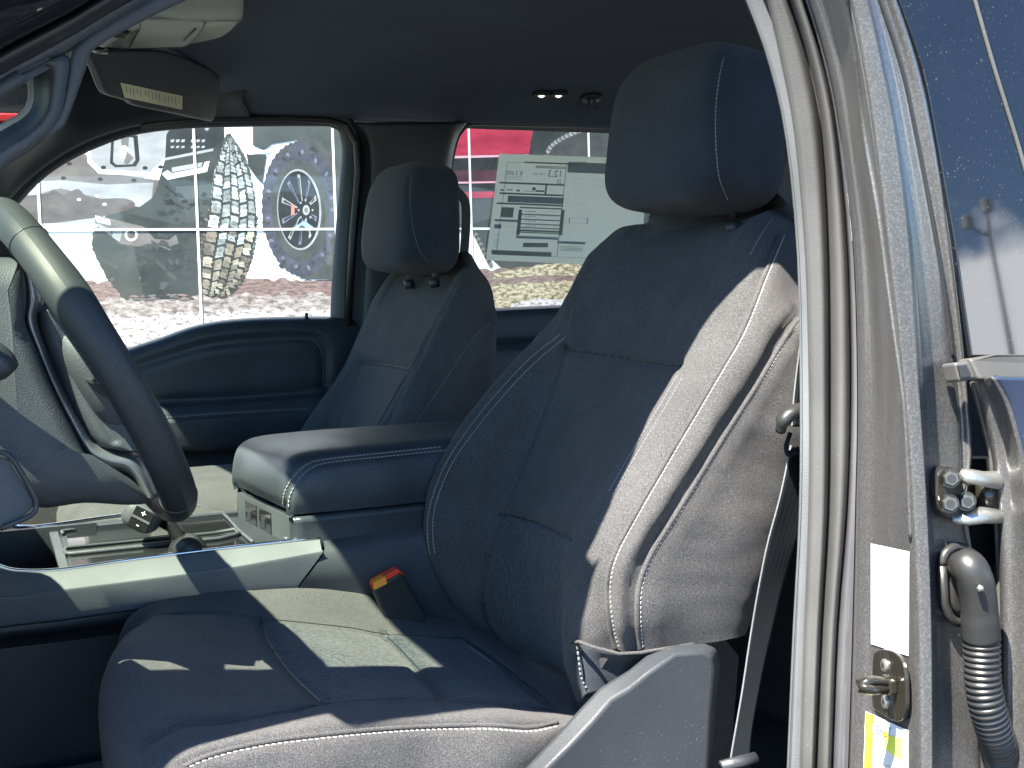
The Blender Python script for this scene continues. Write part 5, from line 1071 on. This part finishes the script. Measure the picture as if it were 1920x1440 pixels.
# ================================================================== things on the near pillar
def on(S, x, y, off=.001):
    h = S.bvh().ray_cast(CAM, ray(x, y)); n = h[1] if h[1].dot(CAM-h[0]) > 0 else -h[1]; return h[0]+n*off, n
def facequad(S, pts, thick=.0008, n=4):
    """polygon of pixels laid on surface S: plane fitted through its corners"""
    P = [on(S, x, y)[0] for x, y in pts]; N_ = on(S, sum(p[0] for p in pts)/len(pts), sum(p[1] for p in pts)/len(pts))[1]
    return P, N_
def flatlabel(name, px, mat, par, a, n, lift=.0, thick=.0006):
    P = [UP(x, y, a+n*lift, n) for x, y in px]; return MB().prism(P, -n*thick).build(name, mat, par, smooth=False)
A0 = on(BP, 1637, 1022, 0)[0]; A1 = on(BP, 1705, 1035, 0)[0]; A2 = on(BP, 1668, 1225, 0)[0]
_, NB = plane3(A0, A1, A2)
if NB.dot(CAM-A0) < 0: NB = -NB
L0 = A0+NB*.004
def drapelabel(name, q, mat, par, off=.0012, nu=10, nv=16, S=BP):
    b = S.bvh(); V = []
    for j in range(nv+1):
        for i in range(nu+1):
            u, v = i/nu, j/nv; x = (q[0][0]*(1-u)+q[1][0]*u)*(1-v)+(q[3][0]*(1-u)+q[2][0]*u)*v; y = (q[0][1]*(1-u)+q[1][1]*u)*(1-v)+(q[3][1]*(1-u)+q[2][1]*u)*v
            h = b.ray_cast(CAM, ray(x, y)); n = h[1] if h[1].dot(CAM-h[0]) > 0 else -h[1]; V.append(h[0]+n*off)
    F = [(j*(nu+1)+i, j*(nu+1)+i+1, (j+1)*(nu+1)+i+1, (j+1)*(nu+1)+i) for j in range(nv) for i in range(nu)]
    return mesh(name, V, F, mat, par)
w1 = tag(drapelabel('pillar_label', [(1635, 1019), (1707, 1034), (1706, 1230), (1635, 1207)], M['white'], None), 'blank white rectangular label on the metallic pillar above the striker', 'label')
yl = thing('warning_sticker', UP(1665, 1400, L0, NB), 'yellow and white warning label on the metallic pillar under the striker', 'label')
drapelabel('sheet', [(1624, 1333), (1706, 1370), (1706, 1550), (1616, 1550)], M['white'], yl)
drapelabel('yellow_band', [(1625, 1334), (1641, 1341), (1633, 1550), (1616.5, 1550)], M['yellow'], yl, .0017, 4)
drapelabel('yellow_block', [(1660, 1376), (1695, 1384), (1695, 1428), (1662, 1404)], plastic('pale_yellow', (.85, .85, .12), .5, grain=0), yl, .0018, 4, 4)
drapelabel('loop_shadow', [(1641, 1353), (1675, 1364), (1668, 1380), (1638, 1372)], plastic('loop_shadow_blue_grey', (.42, .47, .58), .5, grain=0), yl, .0021, 4, 4)  # cast shadow of the striker loop, painted onto the label
drapelabel('orange_box', [(1660, 1370), (1668, 1372), (1668, 1380), (1659, 1380)], M['orange'], yl, .0026, 2, 2)
pm = MB(); 
BPb = BP.bvh()
def ln(x0, y0, x1, y1, l=.0024): P = [BPb.ray_cast(CAM, ray(*q_))[0]+NB*l for q_ in [(x0, y0), (x1, y0+(x1-x0)*.2), (x1, y1+(x1-x0)*.2), (x0, y1)]]; pm.add(P, [(0, 1, 2, 3)])
for k in range(6): ln(1665+k*1.8, 1344, 1665.9+k*1.8, 1353)
for k in range(3): ln(1649+k*4, 1360, 1651+k*4, 1363); ln(1650+k*4, 1368, 1652+k*4, 1372)
ln(1647, 1352, 1647.8, 1374); ln(1642, 1358, 1645, 1360)
for k in range(8): ln(1641, 1388+k*7, 1656-(k % 3)*3, 1389.5+k*7)
for k in range(22): ln(1642+(k % 3)*2, 1382+k*8, 1654-(k % 4)*2, 1383.2+k*8); ln(1664, 1434+k*6, 1694-(k % 5)*4, 1435+k*6) if 1434+k*6 < 1540 else None
for k in range(9): ln(1627, 1376+k*16, 1632, 1378+k*16)
pm.build('small_print', M['ink'], yl, smooth=False)
text('WARNING', BPb.ray_cast(CAM, ray(1635.5, 1358))[0]+NB*.0024, (Vector((0, 0, 1))), -(rt), .006, M['ink'], 'lettering', yl)
# striker
sk = thing('door_striker', UP(1665, 1285, L0, NB), 'black door striker with two torx bolts on the metallic pillar', 'door striker')
spx = smoothpx([(1637, 1226), (1650, 1218), (1672, 1221), (1688, 1236), (1696, 1262), (1698, 1300), (1697, 1330), (1688, 1352), (1670, 1350), (1648, 1336), (1636, 1325), (1634, 1280)], 3)
SB_ = BPb.ray_cast(CAM, ray(1665, 1285))[0]+NB*.005
MB().prism([UP(x, y, SB_, NB) for x, y in spx], -NB*.0045).build('plate', M['blkmetal'], sk, smooth=False, bevel=.0012)
nu = (UP(1665, 1285, SB_, NB)-UP(1665, 1300, SB_, NB)).normalized()
for x, y in ((1660.5, 1248), (1661.5, 1316)):
    c = UP(x, y, SB_, NB); bo = MB().tube([c, c+NB*.002, c+NB*.0032], [.0068, .0066, .0050], n=24).build('bolt', M['steel'], sk, autos=30)
    s_ = MB(); sd = NB.cross(nu)
    pts = [c+NB*.00335+(nu*math.cos(t)+sd*math.sin(t))*(.0033 if k % 2 else .0019) for k, t in enumerate([2*math.pi*k/12 for k in range(12)])]
    s_.add(pts, [tuple(range(12))]).build('torx_socket', M['rub_blk'], sk, smooth=False)
a = UP(1674, 1280, SB_, NB); b = UP(1660, 1296, SB_, NB)
MB().tube([UP(1680, 1274, SB_, NB), UP(1660, 1279, SB_+NB*.010, NB), UP(1634, 1276, SB_+NB*.030, NB), UP(1611, 1283, SB_+NB*.042, NB), UP(1612, 1290, SB_+NB*.044, NB), UP(1635, 1294, SB_+NB*.032, NB), UP(1658, 1292, SB_+NB*.012, NB), UP(1676, 1290, SB_, NB)], .0048, n=12).build('loop', M['blkmetal'], sk)
MB().box(UP(1668, 1283, SB_+NB*.004, NB), (.020, .010, .016), M=Matrix((NB.cross(nu), NB, nu)).transposed()).build('loop_base', M['blkmetal'], sk, smooth=False, bevel=.003)
# ================================================================== rear left door (closed), its edge, glass and skin
ld = thing('near_rear_door', (1.0, -.95, .6), 'dark glossy rear door at right with black window applique and bright front edge', 'car door')
GP, GN = plane3(U(1760, 260, -.93), U(1822, 660, -.955), U(1920, 660, -.957))
if GN.dot(CAM-GP) < 0: GN = -GN
def G_(x, y, d=0): return UP(x, y, GP+GN*d, GN)
apx = smoothpx([(1640, -120), (1686, 0), (1731, 130), (1757, 260), (1790, 450), (1806, 560), (1822, 668)], 4).tolist()
seam = smoothpx([(1795, -120), (1828, 0), (1862, 120), (1893, 220), (1920, 310), (1990, 560), (2010, 668)], 4).tolist()
MB().prism([G_(x, y) for x, y in apx]+[G_(x, y) for x, y in seam[::-1]], -GN*.006).build('window_applique', M['applique'], ld, smooth=False, bevel=.0015)
MB().tube([G_(x, y, .0005) for x, y in seam], .0022, n=8).build('glass_seal', M['rubber'], ld)
MB().prism([G_(x+6, y, -.001) for x, y in seam]+[G_(2300, 668, -.001), G_(2300, -120, -.001)], -GN*.004).build('window_pane', M['applique'], ld, smooth=False)
# belt moulding
bm_ = [G_(1818, 672, .006), G_(1868, 664, .010), G_(2300, 664, .010), G_(2300, 702, .012), G_(1838, 712, .012)]
MB().prism(bm_, -GN*.018).build('belt_moulding', plastic('warm_grey_moulding', (.060, .058, .052), .5, grain=300, gb=.1), ld, smooth=False, bevel=.003)  # one even warm grey base colour
MB().prism([G_(1790, 680, .004), G_(1818, 676, .006), G_(1836, 710, .006), G_(1800, 716, .004)], -GN*.02).build('moulding_end_cap', M['rubber'], ld, smooth=False, bevel=.003)
MB().prism([G_(1797, 686, .0065), G_(1812, 684, .0075), G_(1822, 704, .0075), G_(1802, 708, .0065)], -GN*.002).build('cap_recess', M['rub_blk'], ld, smooth=False)
# front edge flange going down
eL = [(1826, 716), (1838, 760), (1853, 820), (1862, 870), (1868, 940), (1874, 1050), (1876, 1200), (1876, 1560)]
eM = [(1842, 712), (1862, 760), (1880, 820), (1890, 870), (1897, 940), (1902, 1050), (1904, 1200), (1904, 1560)]
eR = [(1858, 708), (1884, 756), (1903, 820), (1914, 870), (1922, 940), (1934, 1050), (1938, 1200), (1940, 1560)]
sm = lambda c: smoothpx(c, 2)
Surf([[U(x+30, y, -.90) for x, y in sm(eL)], [U(x, y, -.935) for x, y in sm(eL)], [U(x+6, y, -.955) for x, y in sm(eL)], [U(x, y, -.965) for x, y in sm(eM)], [U(x-3, y, -.985) for x, y in sm(eR)], [U(x, y, -.992) for x, y in sm(eR)], [U(x+12, y, -.995) for x, y in sm(eR)]], 4, 4).make('door_edge', M['paint'], ld, solid=.003)
Surf([[U(x+4, y, -.992) for x, y in sm(eR)], [U(x+30, y, -.998) for x, y in sm(eR)], [U(x+160, y, -1.002) for x, y in sm(eR)], [U(x+700, y, -1.0) for x, y in sm(eR)]], 4, 4).make('outer_skin', M['paint_g'], ld, solid=.003)
MB().tube([U(x-2, y, -.938) for x, y in smoothpx(eL, 3)], .003, n=8).build('edge_seal', M['rubber'], ld)
# black sheet painting the shade deep behind the hinge
MB().prism([U(x, y, -.90) for x, y in [(1738, 860), (1960, 860), (1960, 1560), (1738, 1560)]], (.01, .02, 0)).build('gap_shade_sheet', M['plas_blk'], cab, smooth=False)
# hinge
hp = smoothpx([(1758, 890), (1770, 876), (1790, 878), (1800, 894), (1816, 930), (1824, 950), (1806, 968), (1780, 974), (1762, 956), (1756, 930)], 3)
MB().prism([U(x, y, -.948) for x, y in hp], (0, .012, 0)).build('hinge', M['blkmetal'], ld, smooth=False, bevel=.003)
hg = bpy.data.objects['hinge']
for x, y in ((1781, 897), (1779, 944), (1811, 940)):
    c = U(x, y, -.949); d = (CAM-c).normalized()*.55+Vector((-.35, -.6, .05)); d.normalize()
    MB().tube([c-d*.002, c+d*.003], [.0100, .0092], n=24).build('washer', M['blkmetal'], hg, autos=30)
    MB().tube([c+d*.003, c+d*.011, c+d*.0125], [.0078, .0078, .0062], n=6).build('bolt', M['bolt'], hg, smooth=False)
    MB().tube([c+d*.0125, c+d*.0128], [.0045, .0045], n=10).build('bolt_recess', M['rub_blk'], hg, smooth=False)
MB().tube([U(x, y, Y) for x, y, Y in ((1800, 888, -.945), (1812, 893, -.95), (1845, 898, -.955), (1866, 900, -.955), (1880, 902, -.95))], [.006, .008, .0075, .009, .009], n=12, flat=.8).build('upper_arm', M['steel'], hg)
MB().tube([U(x, y, Y) for x, y, Y in ((1784, 972, -.945), (1810, 972, -.95), (1842, 966, -.955), (1880, 968, -.95))], [.005, .008, .009, .0085], n=12, flat=.7).build('lower_arm', M['steel'], hg)
MB().tube([U(1853, 895, -.94), U(1853, 968, -.94)], .012, n=20).build('pin', M['blkmetal'], hg)
MB().prism([U(x, y, -.925) for x, y in [(1800, 890), (1880, 895), (1880, 975), (1790, 975)]], (0, .02, 0)).build('hinge_web', M['blkmetal'], hg, smooth=False)
# wiring boot
wb = thing('wiring_boot', U(1820, 1150, -.94), 'black rubber wiring boot with ribbed hose below the door hinge', 'rubber boot')
gx = smoothpx([(1766, 1060), (1772, 1038), (1792, 1025), (1812, 1030), (1830, 1048), (1836, 1070), (1834, 1130), (1822, 1160), (1800, 1168), (1782, 1158), (1770, 1130)], 3)
MB().prism([U(x, y, -.940) for x, y in gx], (0, .014, 0)).build('grommet', M['rub_blk'], wb, smooth=True, bevel=.004, autos=30)
MB().tube([U(x, y, -.944) for x, y in list(gx)+[gx[0]]], .0045, n=10).build('grommet_lip', M['rub_blk'], wb)
g2 = smoothpx([(1782, 1062), (1790, 1044), (1808, 1044), (1824, 1060), (1830, 1085), (1826, 1130), (1812, 1152), (1796, 1150), (1786, 1130)], 3)
MB().prism([U(x, y, -.947) for x, y in g2], (0, .008, 0)).build('grommet_step', M['rub_blk'], wb, smooth=True, bevel=.004, autos=30)
MB().tube([U(x, y, Y) for x, y, Y in smoothpx([(1800, 1062, -.950), (1812, 1060, -.965), (1824, 1075, -.972), (1832, 1105, -.972), (1836, 1140, -.970), (1838, 1170, -.968), (1840, 1198, -.966)], 4)], [.014]*4+[.0165]*6+[.0170]*8+[.0175]*7, n=24).build('elbow', M['rub_blk'], wb)
hx = [(1840, 1192, -.966), (1841, 1230, -.966), (1843, 1280, -.966), (1850, 1320, -.966), (1862, 1362, -.963), (1872, 1392, -.958), (1878, 1420, -.95), (1880, 1500, -.94)]
path = np.array([tuple(U(*p)) for p in smoothpx(hx, 6)]); path = step(path, .0009); rad = []
for i in range(len(path)):
    t = (i*.0009/.0058) % 1; rad.append(.0142+.0034*(math.sin(math.pi*t)**.7))
MB().tube([Vector(p) for p in path], rad, n=28).build('ribbed_hose', M['rub_blk'], wb)
MB().tube([U(1838, 1103, -.989), U(1838, 1103, -.992)], .0035, n=5).build('boot_mark', M['steel'], wb)
# small lower bracket behind the hose
MB().prism([U(x, y, -.915) for x, y in [(1850, 1070), (1868, 1058), (1872, 1250), (1876, 1500), (1862, 1500), (1852, 1200)]], (0, .004, 0)).build('edge_bracket', M['steel'], wb, smooth=False)
# ================================================================== lamp post, reflected in the black applique
def refl(x, y, dist):
    d = ray(x, y); p = G_(x, y); r_ = d-GN*2*d.dot(GN); return p+r_*(dist/math.hypot(r_.x, r_.y)), r_
pb, _ = refl(1893, 640, 26); ptop, _ = refl(1852, 432, 26)
top = Vector((pb.x, pb.y, ptop.z)); lpst = thing('lamp_post', (pb.x, pb.y, 0), 'tall dark parking lot lamp post mirrored in the black window applique', 'lamp post')
MB().tube([(pb.x, pb.y, 0), top], [.085, .035], n=14).build('pole', M['rub_blk'], lpst)
print('CLDDIR', refl(1875, 590, 26)[1])
wv = (refl(1860, 432, 26)[0]-refl(1840, 432, 26)[0]); wv.z = 0; wv.normalize()
for s, dz, w_ in ((-1, .16, .34), (1, .42, .03)):
    MB().tube([top-Vector((0, 0, .12)), top+wv*s*w_*.6+Vector((0, 0, .02)), top+wv*s*w_+Vector((0, 0, dz))], .03, n=8).build('arm', M['rub_blk'], lpst)
    MB().box(top+wv*s*(w_+.02)+Vector((0, 0, dz+.08)), (.20, .16, .28)).build('lamp_head', M['liner_l'], lpst, smooth=False, bevel=.04)
# far car and round sticker seen through the windshield
fc_ = thing('red_car', (-.05, 3.2, 0), 'red car glimpsed through the hole of the near grab handle', 'car')
def box_at(x0, y0, x1, y1, Y, mat, nm, par, th_=.05, bev=.02): 
    P = [U(x0, y0, Y), U(x1, y0, Y), U(x1, y1, Y), U(x0, y1, Y)]; return MB().prism(P, (0, th_, 0)).build(nm, mat, par, smooth=False, bevel=bev)
mred = plastic('red_car_paint', (.65, .03, .03), .25, grain=0, coat=.8)
box_at(-420, 180, 78, 226, 3.1, mred, 'body', fc_, .5); box_at(-420, 226, 78, 330, 3.15, M['asphalt'], 'lower_trim', fc_, .4); box_at(-420, 100, 78, 182, 3.2, plastic('grey_window', (.2, .22, .22), .3, grain=0), 'window', fc_, .3)
wd = thing('round_sign', U(36, 172, 2.9), 'round white disc sign in front of the red car', 'sign')
MB().prism([U(36+25*math.cos(t), 172+18*math.sin(t), 2.9) for t in [2*math.pi*k/40 for k in range(40)]], (0, .01, 0)).build('disc', M['white'], wd, smooth=False)
MB().prism([U(30+6*math.cos(t), 168+4*math.sin(t), 2.895) for t in [2*math.pi*k/24 for k in range(24)]], (0, .004, 0)).build('blue_emblem', plastic('sign_blue', (.1, .15, .35), .5, grain=0), wd, smooth=False)
for a0_, a1_ in ((3.6, 4.4), (.2, 1.1)):
    MB().tube([U(36+20*math.cos(t), 172+14.5*math.sin(t), 2.894) for t in np.linspace(a0_, a1_, 10)], .004, n=6).build('arc_mark', M['ink'], wd)
bpy.context.view_layer.update()
